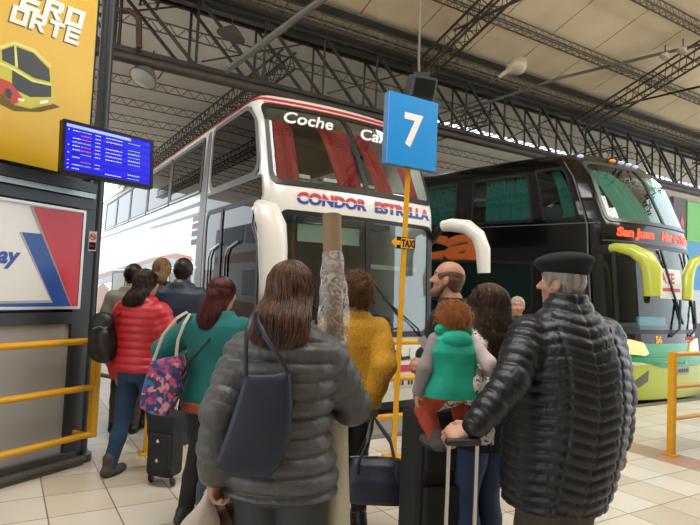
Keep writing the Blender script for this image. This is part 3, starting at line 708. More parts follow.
# yellow poster above
s = warp('wall_poster', [[(-2.1, 2.34), (-.06, 2.34), (-.06, 4.4), (-2.1, 4.4)]], kf, -.03, .0, mat('poster_yellow', '#dcb02a', .35, var=.06, vscale=1.5), step=0)
tag(s, 'tall yellow poster with white block letters and a printed coach', 'poster')
def on_p(name, pix, m, o=.003, z=0):
    return warp(name, [[k2(x, y) for x, y in q] for q in pix], kf, z, o, m, s, step=0)
wht = mat('print_white', '#f4f1ea', .4); shd = mat('print_grey', '#57534c', .5)
GL = {'E': [(0, 0, .26, 1), (0, 0, 1, .24), (0, .38, .9, .62), (0, .76, 1, 1)], 'O': [(0, 0, .28, 1), (.72, 0, 1, 1), (0, 0, 1, .24), (0, .76, 1, 1)], 'T': [(0, .76, 1, 1), (.36, 0, .64, 1)], 'R': [(0, 0, .28, 1), (0, .76, .92, 1), (.68, .5, .96, .9), (0, .38, .88, .58), ((.42, .40), (.68, .40), (1.04, 0), (.72, 0))]}
def block_word(txt, pl, pr, hgt):
    (u0, z0), (u1, z1) = k2(*pl), k2(*pr); n = len(txt); wd_ = (u1 - u0) / n
    for dx, dz, m, o in ((-.010, -.010, shd, .002), (0, 0, wht, .004)):
        shp = []
        for i, ch in enumerate(txt):
            for k, (a, b_, c_, d_) in enumerate(GL[ch]):
                q = [a, b_, c_, d_] if isinstance(a, tuple) else [(a, b_), (c_, b_), (c_, d_), (a, d_)]; shp.append([(u0 + (i + x * .86 + y * .16) * wd_ + dx, z0 + (z1 - z0) * (i + x) / n + y * hgt + dz) for x, y in q])
        mb = MB()
        for k, q in enumerate(shp): mb.prism(q, kf, .0, o + k * .00004)
        mb.build('lettering', m, s)
block_word('ERO', (19, 7), (84, 31), .155); block_word('ORTE', (9, 21), (80, 47), .135)
on_p('printed_coach', [[(0, 52), (14, 45), (33, 52), (50, 68), (53, 80), (53, 103), (30, 108), (14, 104), (0, 92)]], mat('print_yellow', '#c9c33a', .4), .002)
on_p('printed_coach_glass', [[(2, 50), (14, 46), (33, 53), (49, 69), (50, 82), (34, 78), (14, 66), (2, 60)], [(12, 70), (32, 82), (51, 86), (51, 97), (30, 97), (12, 88)]], mat('print_dark', '#2c3136', .4), .003)
on_p('printed_coach_red', [[(0, 78), (10, 82), (24, 100), (14, 104), (0, 92)]], mat('print_red', '#c2382c', .4), .0035)
on_p('printed_coach_stripe', [[(0, 62), (14, 68), (33, 80), (51, 84), (51, 86), (32, 82), (12, 70), (0, 65)], [(14, 45), (16, 46), (18, 68), (15, 67)], [(0, 46), (14, 41.5), (34, 49), (51, 66), (50, 68), (33, 52), (14, 44.5), (0, 50)]], mat('print_lime', '#dfe07a', .4), .0038)
on_p('printed_coach_wheel', [[(6, 88), (10, 89), (12, 94), (10, 99), (6, 97), (4, 92)]], mat('print_dark', '#2c3136'), .0042)
on_p('printed_coach_lamp', [[(18, 98), (24, 99), (24, 102), (18, 101)], [(40, 101), (48, 100), (48, 103), (40, 104)]], wht, .004)
on_p('printed_coach_shade', [[(0, 93), (14, 105), (30, 109), (54, 104), (60, 107), (40, 112), (14, 111), (0, 104)]], mat('print_shade', '#6b5a2c', .6), .0015)
# no smoking sticker
st = warp('no_smoking_sticker', [rrect(-.03, .03, 1.74, 1.90, .004, 2)], plane_fn(KO + Vector((.0, -.05, 0)) + KX * .035 + KN * .045, Vector((.95, .31, 0)), UZ, Vector((.31, -.95, 0))), 0, .003, wht, step=0)
tag(st, 'small no smoking sticker on the dark round post', 'sticker')
sf = plane_fn(KO + Vector((.0, -.05, 0)) + KX * .035 + KN * .045, Vector((.95, .31, 0)), UZ, Vector((.31, -.95, 0)))
circ = lambda cx, cy, r, n=24: [(cx + r * math.cos(2 * math.pi * i / n), cy + r * math.sin(2 * math.pi * i / n)) for i in range(n)]
warp('red_ring', [dict(ring=(circ(0, 1.855, .026), circ(0, 1.855, .020))), [(-.018, 1.868), (-.013, 1.874), (.018, 1.843), (.013, 1.837)]], sf, .003, .005, red, st, step=0)
warp('cigarette', [[(-.016, 1.852), (.016, 1.852), (.016, 1.858), (-.016, 1.858)]], sf, .003, .004, black, st, step=0)
warp('dark_band', [[(-.027, 1.748), (.027, 1.748), (.027, 1.81), (-.027, 1.81)]], sf, .003, .004, black, st, step=0)
warp('red_print', [[(-.02, 1.775), (.02, 1.775), (.02, 1.785), (-.02, 1.785)]], sf, .004, .005, red, st, step=0)

# ------------------------------------------------------------------ departures screen
a_ = 40.6; MX = Vector((math.sin(R(a_)), math.cos(R(a_)), 0)); MN = Vector((math.cos(R(a_)), -math.sin(R(a_)), 0))
tl = at(60.5, 118, 4.0); br = at(151, 190.5, 4.54); mo = at(60.5, 173, 4.0)
tilt = R(4); MU = (UZ * math.cos(tilt) - MN * math.sin(tilt)); MU.normalize(); MN2 = MX.cross(MU) * 1
if MN2.y > 0: MN2 = -MN2
mf = plane_fn(mo, MX, MU, MN2); MW, MH = .715, .40
t = empty('departures_screen', mo, label='blue departures screen hung beside the yellow poster', cat='screen')
def ms(name, shapes, m, a, b, par=None, k=0):
    o = warp(name, shapes, mf, a, b, m, None, step=0); o.data.transform(Matrix.Translation(-mo)); o.parent = par or t; return o
ms('casing', [rrect(0, MW, 0, MH, .008)], black, -.05, .0); ms('bezel', [dict(ring=(rrect(0, MW, 0, MH, .008), rrect(.022, MW - .022, .03, MH - .02, .003)))], black, .0, .008)
scr = ms('display', [[(.022, .03), (MW - .022, .03), (MW - .022, MH - .02), (.022, MH - .02)]], mat('screen_blue', '#0c10d0', .3, emit=.8), .0, .002)
ms('header_row', [[(.03, .352), (.52, .352), (.52, .374), (.03, .374)]], mat('screen_pale', '#8fa3f0', .3, emit=.8), .002, .003, scr)
for i in range(11):
    if i % 2 == 0: ms('row', [[(.024, .32 - i * .028), (MW - .024, .32 - i * .028), (MW - .024, .345 - i * .028), (.024, .345 - i * .028)]], mat('screen_dark', '#1010a8', .3, emit=.6), .002, .0025, scr)
rr = random.Random(3); dashes = {'w': [], 'o': [], 'g': []}
for i in range(11):
    z = .328 - i * .028
    for c0, c1, ch in ((.04, .055, 'w'), (.075, .13, 'w'), (.135, .21, 'o' if i % 3 else 'g'), (.24, .28, 'w'), (.32, .45, 'w'), (.50, .60, 'w' if i % 2 else 'g')):
        if rr.random() < .72:
            x = c0
            while x < c1:
                l = rr.uniform(.006, .016); dashes[ch].append([(x, z), (min(x + l, c1), z), (min(x + l, c1), z + .006), (x, z + .006)]); x += l + .004
ms('row_lettering', dashes['w'], mat('text_white', '#d6dcff', .3, emit=.45), .003, .0035, scr); ms('status_lettering', dashes['o'], mat('text_orange', '#e2704a', .3, emit=.45), .003, .0035, scr); ms('time_lettering', dashes['g'], mat('text_green', '#8fc88a', .3, emit=.45), .003, .0035, scr)
mb = MB(); mb.box(mf(.42, .2, -.075), (.14, .05, .18), rz=math.atan2(MX.y, MX.x)); mb.bar(mf(.42, .2, -.08), kf(.075, 2.47, -.02), .02, 8)
o = mb.build('bracket', dark); o.data.transform(Matrix.Translation(-mo)); o.parent = t

# ------------------------------------------------------------------ yellow railings
yel = mat('yellow_paint', '#dba016', .4, bump=.04, bscale=40, var=.07, vscale=10)
def tubes(name, paths, r, parent, m=None, base=None, n=10):
    mb = MB()
    for p in paths: mb.tube([Vector(q) - (base or Vector((0, 0, 0))) for q in p], r, n)
    return mb.build(name, m or yel, parent, smooth=True)
b0 = kf(.03, 0, .16); r_ = empty('yellow_railing', b0, label='yellow three bar railing along the kiosk wall', cat='railing')
for z_ in (1.01, .635, .255):
    tubes('rail', [[kf(-1.9, z_, .16), kf(.03, z_, .16)]], .026, r_, base=b0)
mb = MB(); mb.box(kf(.03, .63, .16) - b0, (.06, .05, .80), rz=math.atan2(KX.y, KX.x)); mb.build('post', yel, r_)
mb = MB(); mb.box(kf(-1.9, .53, .16) - b0, (.06, .05, 1.05), rz=math.atan2(KX.y, KX.x)); mb.build('post', yel, r_)
mb = MB(); mb.box(kf(-.03, 1.0, .08) - b0, (.03, .14, .03), rz=math.atan2(KX.y, KX.x)); mb.build('wall_clamp', yel, r_); mb = MB(); mb.box(kf(-.03, .26, .08) - b0, (.03, .14, .03), rz=math.atan2(KX.y, KX.x)); mb.build('wall_clamp', yel, r_)
# second railing from the corner back to a short yellow post
pA = ground(97, 400, 5.0); pB = ground(148, 450, 5.05); pB = P(*wd(pB)); pA = P(wd(pB)[0] - .62, wd(pB)[1] + .45)
dullr = mat('worn_rail', '#8d7a4a', .5, var=.2)
b0 = pB; r_ = empty('walkway_railing', b0, label='low worn railing between the kiosk and the coach queue with a yellow end post', cat='railing')
mb = MB(); mb.box((0, 0, .50), (.075, .06, 1.0), rz=BAY); mb.build('post', yel, r_); mb = MB(); mb.box((0, 0, .006), (.16, .14, .012), rz=BAY); mb.build('base_plate', yel, r_)
pc = P(wd(pB)[0] - .45, wd(pB)[1] + .9)
mb = MB(); mb.box(pc - b0 + Vector((0, 0, .5)), (.06, .05, 1.0), rz=BAY); mb.build('post', dullr, r_); mb = MB(); mb.box(pc - b0 + Vector((0, 0, .006)), (.14, .12, .012), rz=BAY); mb.build('base_plate', steel, r_)
pe = at(97, 316, 5.6); pe = Vector((pe.x, pe.y, 0))
for z_ in (1.0, .60): tubes('rail', [[pB + UZ * z_, pc + UZ * z_, pe + UZ * z_]], .022, r_, dullr, b0)
# bay railing with the sign pole
pole = P(*wd(at(391.5, 440, 5.3))); pw, pd = wd(pole)
b0 = P(pw, pd); r_ = empty('yellow_bay_railing', b0, label='yellow railing in front of the white coach at bay seven', cat='railing')
for z_ in (1.04, .70, .35): tubes('rail', [[P(pw - .62, pd + .06, z_), P(pw + 1.1, pd + .06, z_)]], .026, r_, base=b0)
for dx_ in (-.62, 1.1):
    mb = MB(); mb.box(P(pw + dx_, pd + .06, .53) - b0, (.055, .055, 1.06), rz=BAY); mb.build('post', yel, r_)
    mb = MB(); mb.box(P(pw + dx_, pd + .06, .006) - b0, (.13, .13, .012), rz=BAY); mb.build('base_plate', yel, r_)
b0 = P(*wd(at(671, 453, 5.77))); qw, qd = wd(b0)
r_ = empty('yellow_gate_railing', b0, label='yellow railing beside the black coach where a hand rests', cat='railing')
mb = MB(); mb.box((0, 0, .515), (.06, .06, 1.03), rz=BAY); mb.build('post', yel, r_)
mb = MB(); mb.box((0, 0, .006), (.12, .12, .012), rz=BAY); mb.build('base_plate', yel, r_)
mb = MB(); mb.box(P(qw + 1.8, qd, .515) - b0, (.06, .06, 1.03), rz=BAY); mb.build('post', yel, r_)
for z_ in (1.01, .68, .36): tubes('rail', [[b0 + UZ * z_, P(qw + 1.8, qd, z_)]], .024, r_, base=b0)

# bay number sign on its pole
b0 = pole + DX * -.04; t = empty('bay_sign', b0, label='blue bay sign with a white number seven on a yellow pole', cat='sign')
lean = at(408, 172, 5.3) - at(391.5, 440, 5.3)
ctop = at(408, 171, 5.28) - b0
mb = MB(); mb.tube([(0, 0, 0), ctop + (ctop) * .25], .032, 4); mb.build('pole', yel, t)
mb = MB(); mb.box((0, 0, .008), (.16, .16, .016), rz=BAY); mb.build('base_plate', yel, t)
scn = at(410.5, 133, 5.24) - b0; sxy = Vector((scn.x, scn.y, 0))
bf = plane_fn(scn, WX, UZ, -DX)
bl = mat('sign_cyan_blue', '#0a8edb', .35); bl2 = mat('sign_edge', '#0f5f9a', .4)
warp('panel', [[(-.285, -.33), (.285, -.33), (.285, .33), (-.285, .33)]], bf, .03, .045, bl, t, step=0)
box_ = warp('panel_casing', [[(-.285, -.33), (.285, -.33), (.285, .33), (-.285, .33)]], bf, -.04, .03, bl2, t, step=0)
tv, tf = text2d('7', .42, 0, .012, cx=0)
warp('number', [([(x - .0, y - .13) for x, y in tv], tf)], bf, .045, .048, wht, t, step=0)
# taxi arrow plate
tc_ = at(402.5, 243, 5.24); b1 = Vector(tc_); s = empty('taxi_plate', b1, label='small yellow taxi arrow plate fixed to the sign pole', cat='sign')
tf_ = plane_fn((0, 0, 0), WX, UZ, -DX); ty = mat('taxi_yellow', '#e8a11c', .4)
warp('plate', [[(-.13, 0), (-.07, .06), (-.07, .055), (.145, .055), (.145, -.055), (-.07, -.055), (-.07, -.06)]], tf_, .0, .008, black, s, step=0)
warp('arrow', [[(-.135, 0), (-.075, .055), (-.075, .02), (-.03, .02), (-.03, -.02), (-.075, -.02), (-.075, -.055)]], tf_, .008, .011, ty, s, step=0)
tv, tf = text2d('TAXI', .095, 0, .004, width=.155)
warp('field', [[(-.025, .047), (.138, .047), (.138, -.047), (-.025, -.047)]], tf_, .008, .0105, ty, s, step=0)
warp('lettering', [([(x - .02, y - .034) for x, y in tv], tf)], tf_, .0105, .013, black, s, step=0)

# hanging loudspeaker box
b0 = at(421, 88, 5.9); t = empty('hanging_speaker', b0, label='dark box loudspeaker hanging on a rod above the blue sign', cat='loudspeaker')
mb = MB(); mb.rbox((0, 0, 0), (.28, .2, .24), .03, M=Matrix.Rotation(.35, 3, 'Z') @ Matrix.Rotation(.35, 3, 'X')); mb.build('casing', mat('speaker_grey', '#2a2d30', .5), t, smooth=False)
mb = MB(); mb.box((0.02, -.112, -.04), (.22, .01, .18), M=Matrix.Rotation(.35, 3, 'Z') @ Matrix.Rotation(.35, 3, 'X')); mb.build('grille', black, t)
tt = at(417.5, -30, 5.9) - b0; mb = MB(); mb.tube([(-.02, 0, .08), (-.035, 0, .3), Vector((tt.x, 0, 3.3))], .014, 8); mb.build('rod', greys, t)
mb = MB(); mb.box((0, .02, .14), (.16, .08, .05)); mb.bar((.08, 0, .1), (.08, 0, .2), .01); mb.build('bracket', steel, t)

# lamps under the roof
def flood(px, py, Y, sc, label, rot):
    b0 = at(px, py, Y); t = empty('floodlight', b0, label=label, cat='lamp'); M = Matrix.Rotation(rot[0], 3, 'Y') @ Matrix.Rotation(rot[1], 3, 'X') * 1
    mb = MB(); mb.lathe([(.02 * sc, .16 * sc), (.06 * sc, .15 * sc), (.09 * sc, .08 * sc), (.17 * sc, -.02 * sc), (.20 * sc, -.10 * sc), (.19 * sc, -.10 * sc), (.15 * sc, -.02 * sc)], 24, M); mb.build('reflector', mat('lamp_grey', '#8c8f8d', .3, .6), t, True)
    mb = MB(); mb.lathe([(.17 * sc, -.09 * sc), (.185 * sc, -.10 * sc), (.10 * sc, -.125 * sc), (.02 * sc, -.13 * sc)], 24, M); mb.build('lens', mat('lamp_lens', '#c9c8bd', .2), t, True)
    mb = MB(); mb.tube([M @ Vector((.19 * sc, 0, -.02 * sc)), M @ Vector((.2 * sc, 0, .16 * sc)), M @ Vector((0, 0, .24 * sc)), M @ Vector((-.2 * sc, 0, .16 * sc)), M @ Vector((-.19 * sc, 0, -.02 * sc))], .012, 6); mb.bar(M @ Vector((0, 0, .24 * sc)), M @ Vector((0, 0, .24 * sc)) + Vector((0, 0, .2)), .014, 6); mb.build('bracket', steel, t)
flood(146, 74, 9.2, 1.15, 'silver round floodlight hanging under the girder pipe', (R(15), R(-25)))
def shade(px, py, Y, label, ang, sc=1.0):
    b0 = at(px, py, Y); t = empty('hall_lamp', b0, label=label, cat='lamp'); M = Matrix.Rotation(ang, 3, 'Y')
    mb = MB(); mb.lathe([(.03 * sc, .3 * sc), (.05 * sc, .12 * sc), (.09 * sc, .08 * sc), (.15 * sc, 0), (.17 * sc, -.1 * sc), (.13 * sc, -.2 * sc), (.05 * sc, -.26 * sc)], 20, M); mb.build('lamp_shade', mat('lamp_cream', '#b8ab94', .35, .1), t, True)
    mb = MB(); mb.bar(M @ Vector((0, 0, .28 * sc)), M @ Vector((0, 0, .5 * sc)), .02, 6); mb.build('socket', steel2, t)
shade(513, 68, 11.6, 'cream teardrop hall lamp below the gutter', R(-125), 1.2)
for k, (px, py) in enumerate(((665, 56), (683, 50))):
    b0 = at(px, py, 12.2); t = empty('spot_lamp', b0, label=('small clear spot lamp on the roof rib, beside the conduit end', 'small clear spot lamp on the roof rib, nearer the frame edge')[k], cat='lamp')
    mb = MB(); mb.lathe([(.02, .1), (.06, .06), (.1, -.02), (.1, -.05), (.03, -.06)], 16, Matrix.Rotation(.5, 3, 'Y')); mb.build('reflector', mat('lamp_pale', '#d8d4c8', .2, .2), t, True)
    mb = MB(); mb.bar((0, 0, .08), (0, 0, .25), .012, 6); mb.build('bracket', steel, t)
b0 = at(232, 33, 9.4); t = empty('hall_lamp', b0, label='dark lamp hood on the girder diagonals', cat='lamp')
mb = MB(); mb.lathe([(.04, .12), (.1, .08), (.24, -.04), (.25, -.07), (.2, -.07)], 20, Matrix.Rotation(.25, 3, 'Y')); mb.build('lamp_shade', steel2, t, True); mb = MB(); mb.bar((0, 0, .1), (0, 0, .3), .015); mb.build('bracket', steel, t)

# coloured shop front at the far right
b0 = at(690, 260, 13.5); b0.z = -.12; t = empty('company_booth', b0, label='booth with grey, green and blue panels behind the black coach', cat='booth')
sf = plane_fn((0, 0, 0), WX, UZ, -DX)
warp('side_panel', [[(-.75, 0), (-.18, 0), (-.18, 4.15), (-.75, 4.15)]], sf, -.3, 0, mat('booth_grey', '#5f5f60', .6), t, step=0)
warp('green_panel', [[(-.18, 3.15), (3, 3.15), (3, 4.1), (-.18, 4.1)]], sf, -.3, .02, mat('booth_green', '#5fbf3a', .4), t, step=0)
warp('white_panel', [[(-.18, 1.2), (3, 1.2), (3, 2.0), (-.18, 2.0)]], sf, -.3, .0, mat('booth_white', '#cfd6d8', .4), t, step=0)
warp('blue_panel', [[(-.18, 2.0), (3, 2.0), (3, 3.15), (-.18, 3.15)]], sf, -.3, .01, mat('booth_blue', '#2f95cf', .4), t, step=0)
warp('counter', [[(-.75, 0), (3, 0), (3, 1.2), (-.75, 1.2)]], sf, -.3, .0, mat('booth_dark', '#4a5458', .5), t, step=0)
warp('red_mark', [[(-.5, 3.3), (-.36, 3.2), (-.30, 3.6), (-.42, 3.75)]], sf, .0, .01, red, t, step=0)

# ------------------------------------------------------------------ double deck coaches
class Coach:
    """frame: x across the front from the near side corner, y towards the rear, z up; u runs along the outline: u<0 near side, 0..W front, u>W far side"""
    def __init__(s, name, label, origin, L=12.5, W=2.6, prof=None, zb=.12, zt=4.0, bow=.14, rc=.26, belt=0):
        s.W, s.L, s.zb, s.zt, s.bow, s.rc, s.belt = W, L, zb, zt, bow, rc, belt; s.prof = prof or [(0, 0), (1.0, 0), (2.45, .06), (2.78, .06), (3.75, .42), (4.1, .75)]
        s.root = empty(name, origin, BAY, label=label, cat='bus')
    def y(s, z): return float(np.interp(z, [p[0] for p in s.prof], [p[1] for p in s.prof]))
    def core(s, u, z):
        W, L, r = s.W, s.L, s.rc
        yf = lambda x: s.bow * ((2 * x / W - 1) ** 2 - 1)
        if u < -r: x, y = 0, -u
        elif u < r: t = (u + r) / (2 * r); P0, P1, P2 = (0, r), (0, yf(0)), (r, yf(r)); x = (1 - t) ** 2 * P0[0] + 2 * t * (1 - t) * P1[0] + t * t * P2[0]; y = (1 - t) ** 2 * P0[1] + 2 * t * (1 - t) * P1[1] + t * t * P2[1]
        elif u <= W - r: x, y = u, yf(u)
        elif u < W + r: t = (u - W + r) / (2 * r); P0, P1, P2 = (W - r, yf(W - r)), (W, yf(W)), (W, r); x = (1 - t) ** 2 * P0[0] + 2 * t * (1 - t) * P1[0] + t * t * P2[0]; y = (1 - t) ** 2 * P0[1] + 2 * t * (1 - t) * P1[1] + t * t * P2[1]
        else: x, y = W, u - W
        dist = -u if u < 0 else (u - W if u > W else 0)
        y += s.y(z) * max(0, 1 - dist / 2.6)
        z0 = s.zt - .28; e = 0
        if z > z0: q = min(1, (z - z0) / .28); e = .28 * (1 - math.sqrt(max(0, 1 - q * q)))
        e += max(0, z - 2.4) * .035
        x = e + x * (W - 2 * e) / W; y += e * .9 * max(0, 1 - dist / 2.6)
        if s.belt and dist > 0: z = z + s.belt * min(dist, 6) * (1 if 1 < z < s.zt + 1 else 0)
        return Vector((x, y, z))
    def fn(s, u, z, off=0):
        p = s.core(u, z)
        if off == 0: return p
        a = s.core(u + .01, z) - s.core(u - .01, z); b = s.core(u, z + .01) - s.core(u, z - .01); n = a.cross(b); n.normalize()
        return p + n * off
    def hull(s, openings, m, inner):
        W, L = s.W, s.L
        us = {-L, 0, W, W + L}; zs = {s.zb, s.zt}
        for u0, u1, z0, z1 in openings: us |= {u0, u1}; zs |= {z0, z1}
        u = -L
        while u < W + L: us.add(round(u, 3)); u += (.08 if -.45 < u < W + .4 else .5)
        z = s.zb
        while z < s.zt: zs.add(round(z, 3)); z += (.05 if z > s.zt - .35 else .15)
        us = sorted(us); zs = sorted(zs)
        us = [u for i, u in enumerate(us) if i == 0 or u - us[i - 1] > 1e-4]; zs = [z for i, z in enumerate(zs) if i == 0 or z - zs[i - 1] > 1e-4]
        vs = [s.fn(u, z) for u in us for z in zs]; n = len(zs); fs = []
        for i in range(len(us) - 1):
            for j in range(n - 1):
                cu, cz = (us[i] + us[i + 1]) / 2, (zs[j] + zs[j + 1]) / 2
                if any(a < cu < b and c < cz < d for a, b, c, d in openings): continue
                fs.append((i * n + j, (i + 1) * n + j, (i + 1) * n + j + 1, i * n + j + 1))
        fs.append(tuple(i * n + n - 1 for i in range(len(us)))); fs.append(tuple(i * n for i in range(len(us)))[::-1])
        k = (len(us) - 1) * n; fs.append(tuple(range(n)) + tuple(k + j for j in range(n - 1, -1, -1)))
        mb = MB(); mb.v = vs; mb.f = fs; o = mb.build('body', m, s.root, False)
        me = o.data; me.polygons.foreach_set('use_smooth', [len(p.vertices) == 4 for p in me.polygons]); me.set_sharp_from_angle(angle=R(30))
        # interior: deck floors, end wall, ceiling lining
        mb = MB(); mb.box((W / 2, L / 2 + .6, 2.62), (W - .12, L - 1.0, .08)); mb.box((W / 2, L / 2 + .3, .8), (W - .12, L - .8, .06)); mb.box((W / 2, L / 2 + .9, 3.86), (W - .3, L - 1.8, .03)); mb.box((W / 2, 5.0, 2.4), (W - .12, .05, 3.2))
        mb.build('decks', inner, s.root); return o
    def panel(s, name, shapes, m, o0=.001, o1=.006, par=None, step=.12): return warp(name, shapes, s.fn, o0, o1, m, par or s.root, step)
    def window(s, u0, u1, z0, z1, g, fm, r=.08, fr=.05, name='window'):
        f = s.panel(name + '_frame', [dict(ring=(rrect(u0 - fr, u1 + fr, z0 - fr, z1 + fr, r + fr * .6), rrect(u0 + .02, u1 - .02, z0 + .02, z1 - .02, r)))], fm, .0, .014)
        p = s.panel('pane', [rrect(u0, u1, z0, z1, .01, 1)], g, .002, .006, f); return f
    def curtain(s, u0, u1, z0, z1, m, off=-.12, fold=.10, amp=.022, top=None, name='curtain', sag=0, seed=0):
        rng = random.Random(seed); n = max(8, int((u1 - u0) / fold * 8)); vs, fs = [], []; rows = 9; ph = rng.uniform(0, 6)
        for j in range(rows):
            tz = j / (rows - 1); z = z0 + (z1 - z0) * tz
            for i in range(n + 1):
                t = i / n; u = u0 + (u1 - u0) * t
                if top:  # gathered: the top edge spans another range than the bottom
                    a = top[0] + (top[1] - top[0]) * t; q = tz ** 1.3; u = u * (1 - q) + a * q
                o = off + amp * math.sin(t * (u1 - u0) / fold * 6.283 + ph + .6 * math.sin(t * 9 + seed)) + amp * .4 * math.sin(t * 31 + tz * 2)
                vs.append(s.fn(u, z, o))
        k = n + 1
        for j in range(rows - 1):
            for i in range(n): fs.append((j * k + i, j * k + i + 1, (j + 1) * k + i + 1, (j + 1) * k + i))
        nv = len(vs); vs2 = [v + Vector((0, .006, 0)) for v in vs]
        mb = MB(); mb.add(vs + vs2, fs + [tuple(q + nv for q in f)[::-1] for f in fs]); return mb.build(name, m, s.root, smooth=True)
    def text(s, txt, u, z, size, m, shear=0, bold=0, off=.010, width=None, name='lettering', clip=None):
        tv, tf = text2d(txt, size, shear, bold, width=width); return s.panel(name, [([(x + u, y + z) for x, y in tv], tf)], m, .001, off, step=.1)
    def wheel(s, x, y):
        M = Matrix.Rotation(R(90), 3, 'Y'); mb = MB(); mb.lathe([(.28, -.14), (.46, -.15), (.5, -.11), (.5, .11), (.46, .15), (.28, .14)], 32, M, (x, y, .38)); o = mb.build('wheel', mat('tyre', '#18181a', .8), s.root, True)
        mb = MB(); mb.lathe([(.05, -.16), (.12, -.15), (.2, -.10), (.29, -.13), (.29, .13), (.2, .10), (.05, .12)], 24, M, (x, y, .38)); mb.build('rim', mat('rim', '#b8b8b6', .35, .8), o, True)
    def bumper(s, z0, z1, m, out=.1): return s.panel('bumper', [[(-.5, z0), (s.W + .5, z0), (s.W + .5, z1), (-.5, z1)]], m, .0, out)
def L2(c, p):   # coach-frame coordinates of a world point
    return Matrix.Rotation(-BAY, 3, 'Z') @ (Vector(p) - c.root.location)

chrome = mat('chrome', '#c9c9c9', .12, 1.0); darkin = mat('coach_interior', '#3a3836', .8); seatm = mat('seat_cloth', '#4b4e58', .9)
gl_clear = glass('windscreen', '#eef4f0', .14); gl_dark = glass('tinted_glass', '#3c4446', .12); gl_black = glass('black_glass', '#1c2023', .10)
trimb = mat('black_seal', '#1c1d1e', .4)
# ---- the white coach at bay seven
A = Coach('double_deck_coach', 'white double deck coach with red curtains behind its upper windscreen', (-.99, 6.6, -.12), L=14.5, zt=4.24, rc=.17)
wpaint = mat('white_paint', '#e9e6df', .25, coat=.4, var=.02); silver = mat('silver_side', '#c3cacf', .14, .55, var=.04, vscale=.8)
ops = [(.07, 2.53, 2.90, 3.96), (.22, 2.42, 1.10, 2.52)]
sidew = [(-4.75, -2.85), (-6.75, -4.9), (-8.75, -6.9), (-10.75, -8.9), (-12.75, -10.9)]
ops += [(a, b, 3.14, 3.88) for a, b in sidew] + [(-2.3, -.25, 3.04, 3.96)] + [(-2.25, -.20, 1.10, 2.70)]
ops += [(-14.5 + 14.5 + A.W + a, A.W + a + 1.85, 3.06, 3.80) for a in (2.9, 4.9, 6.9, 8.9)]
A.hull(ops, wpaint, darkin)
A.panel('side_skin', [[(-14.4, .3), (-2.62, .3), (-2.62, 3.05), (-14.4, 3.05)]], silver, .001, .004, step=.5)
A.panel('shoulder_stripe', [[(-14.4, 2.86), (-2.6, 2.86), (-2.6, 2.93), (-14.4, 2.93)]], mat('stripe_teal', '#5d7f80', .3), .004, .006, step=.5)
A.panel('shoulder_stripe', [[(-6.0, 2.70), (-2.6, 2.70), (-2.6, 2.76), (-6.6, 2.76)]], mat('stripe_grey', '#8d9698', .3), .004, .006, step=.5)
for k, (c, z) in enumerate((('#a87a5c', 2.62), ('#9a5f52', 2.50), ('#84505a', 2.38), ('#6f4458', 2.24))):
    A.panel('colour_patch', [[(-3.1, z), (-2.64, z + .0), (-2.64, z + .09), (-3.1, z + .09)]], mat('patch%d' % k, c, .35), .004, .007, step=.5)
orange = mat('reflection_orange', '#e0823a', .3); lblue = mat('reflection_blue', '#9db8cc', .25, .2)  # orange and blue shapes paint a neighbouring coach's reflection onto the side
A.panel('orange_reflection', [[(-14.0, 1.72), (-10, 1.9), (-6, 2.10), (-4, 2.14), (-3.1, 2.06), (-2.9, 1.98), (-3.2, 1.98), (-4.2, 2.05), (-6, 2.0), (-10, 1.78), (-14, 1.55)]], orange, .004, .007, step=.5)
A.panel('blue_reflection', [[(-14.0, 1.55), (-10, 1.78), (-6, 2.0), (-4.2, 2.05), (-3.1, 1.96), (-3.1, 1.86), (-14, 1.4)]], lblue, .004, .006, step=.5)
# lower side windows
for k, (a, b) in enumerate(((-4.4, -3.05), (-6.1, -4.9), (-8.3, -6.5), (-10.6, -8.7))):
    f = A.panel('side_window_frame', [dict(ring=(rrect(a, b, .85, 1.84, .06), rrect(a + .05, b - .05, .90, 1.79, .05)))], trimb if k else mat('alu', '#b9bcbd', .3, .7), .004, .016, step=.5)
    A.panel('pane', [[(a + .04, .89), (b - .04, .89), (b - .04, 1.80), (a + .04, 1.80)]], mat('mirror_pane', '#59656b', .06, .6), .004, .009, f, step=.5)
A.panel('side_trim', [[(-14.4, 1.86), (-2.7, 1.86), (-2.7, 1.89), (-14.4, 1.89)]], chrome, .004, .014, step=.5)
A.panel('rear_reflection', [[(-14, .6), (-12.6, .6), (-11.2, 1.35), (-12.4, 1.5), (-14, 1.2)]], orange, .004, .007, step=.5)  # painted reflections low on the rear of the side
A.panel('rear_reflection', [[(-12.4, .5), (-10.4, .5), (-9.4, .9), (-11, 1.0)]], mat('reflection_sky', '#5a9bc4', .3), .004, .007, step=.5)
for a, b in sidew:
    f = A.panel('upper_window_frame', [dict(ring=(rrect(a - .075, b + .075, 3.07, 3.98, .08), rrect(a + .03, b - .03, 3.14, 3.88, .06)))], trimb, .0, .016, step=.4)
    A.panel('pane', [rrect(a, b, 3.11, 3.92, .03, 2)], gl_black, .002, .008, f, step=.5)
    A.panel('trim_strip', [[(a, 3.93), (b, 3.93), (b, 3.96), (a, 3.96)]], mat('alu', '#b9bcbd'), .016, .022, f, step=.5); A.panel('trim_strip', [[(a, 3.08), (b, 3.08), (b, 3.11), (a, 3.11)]], mat('alu', '#b9bcbd'), .016, .022, f, step=.5)
greyb = mat('grey_pillar', '#77787a', .35, .3)
A.panel('side_pillar', [[(-2.78, .4), (-2.45, .4), (-2.45, 4.0), (-2.62, 4.0), (-2.78, 3.0)]], greyb, .001, .012, step=.3)
A.window(-2.3, -.22, 3.04, 3.98, gl_black, greyb, .22, .05, 'corner_window')
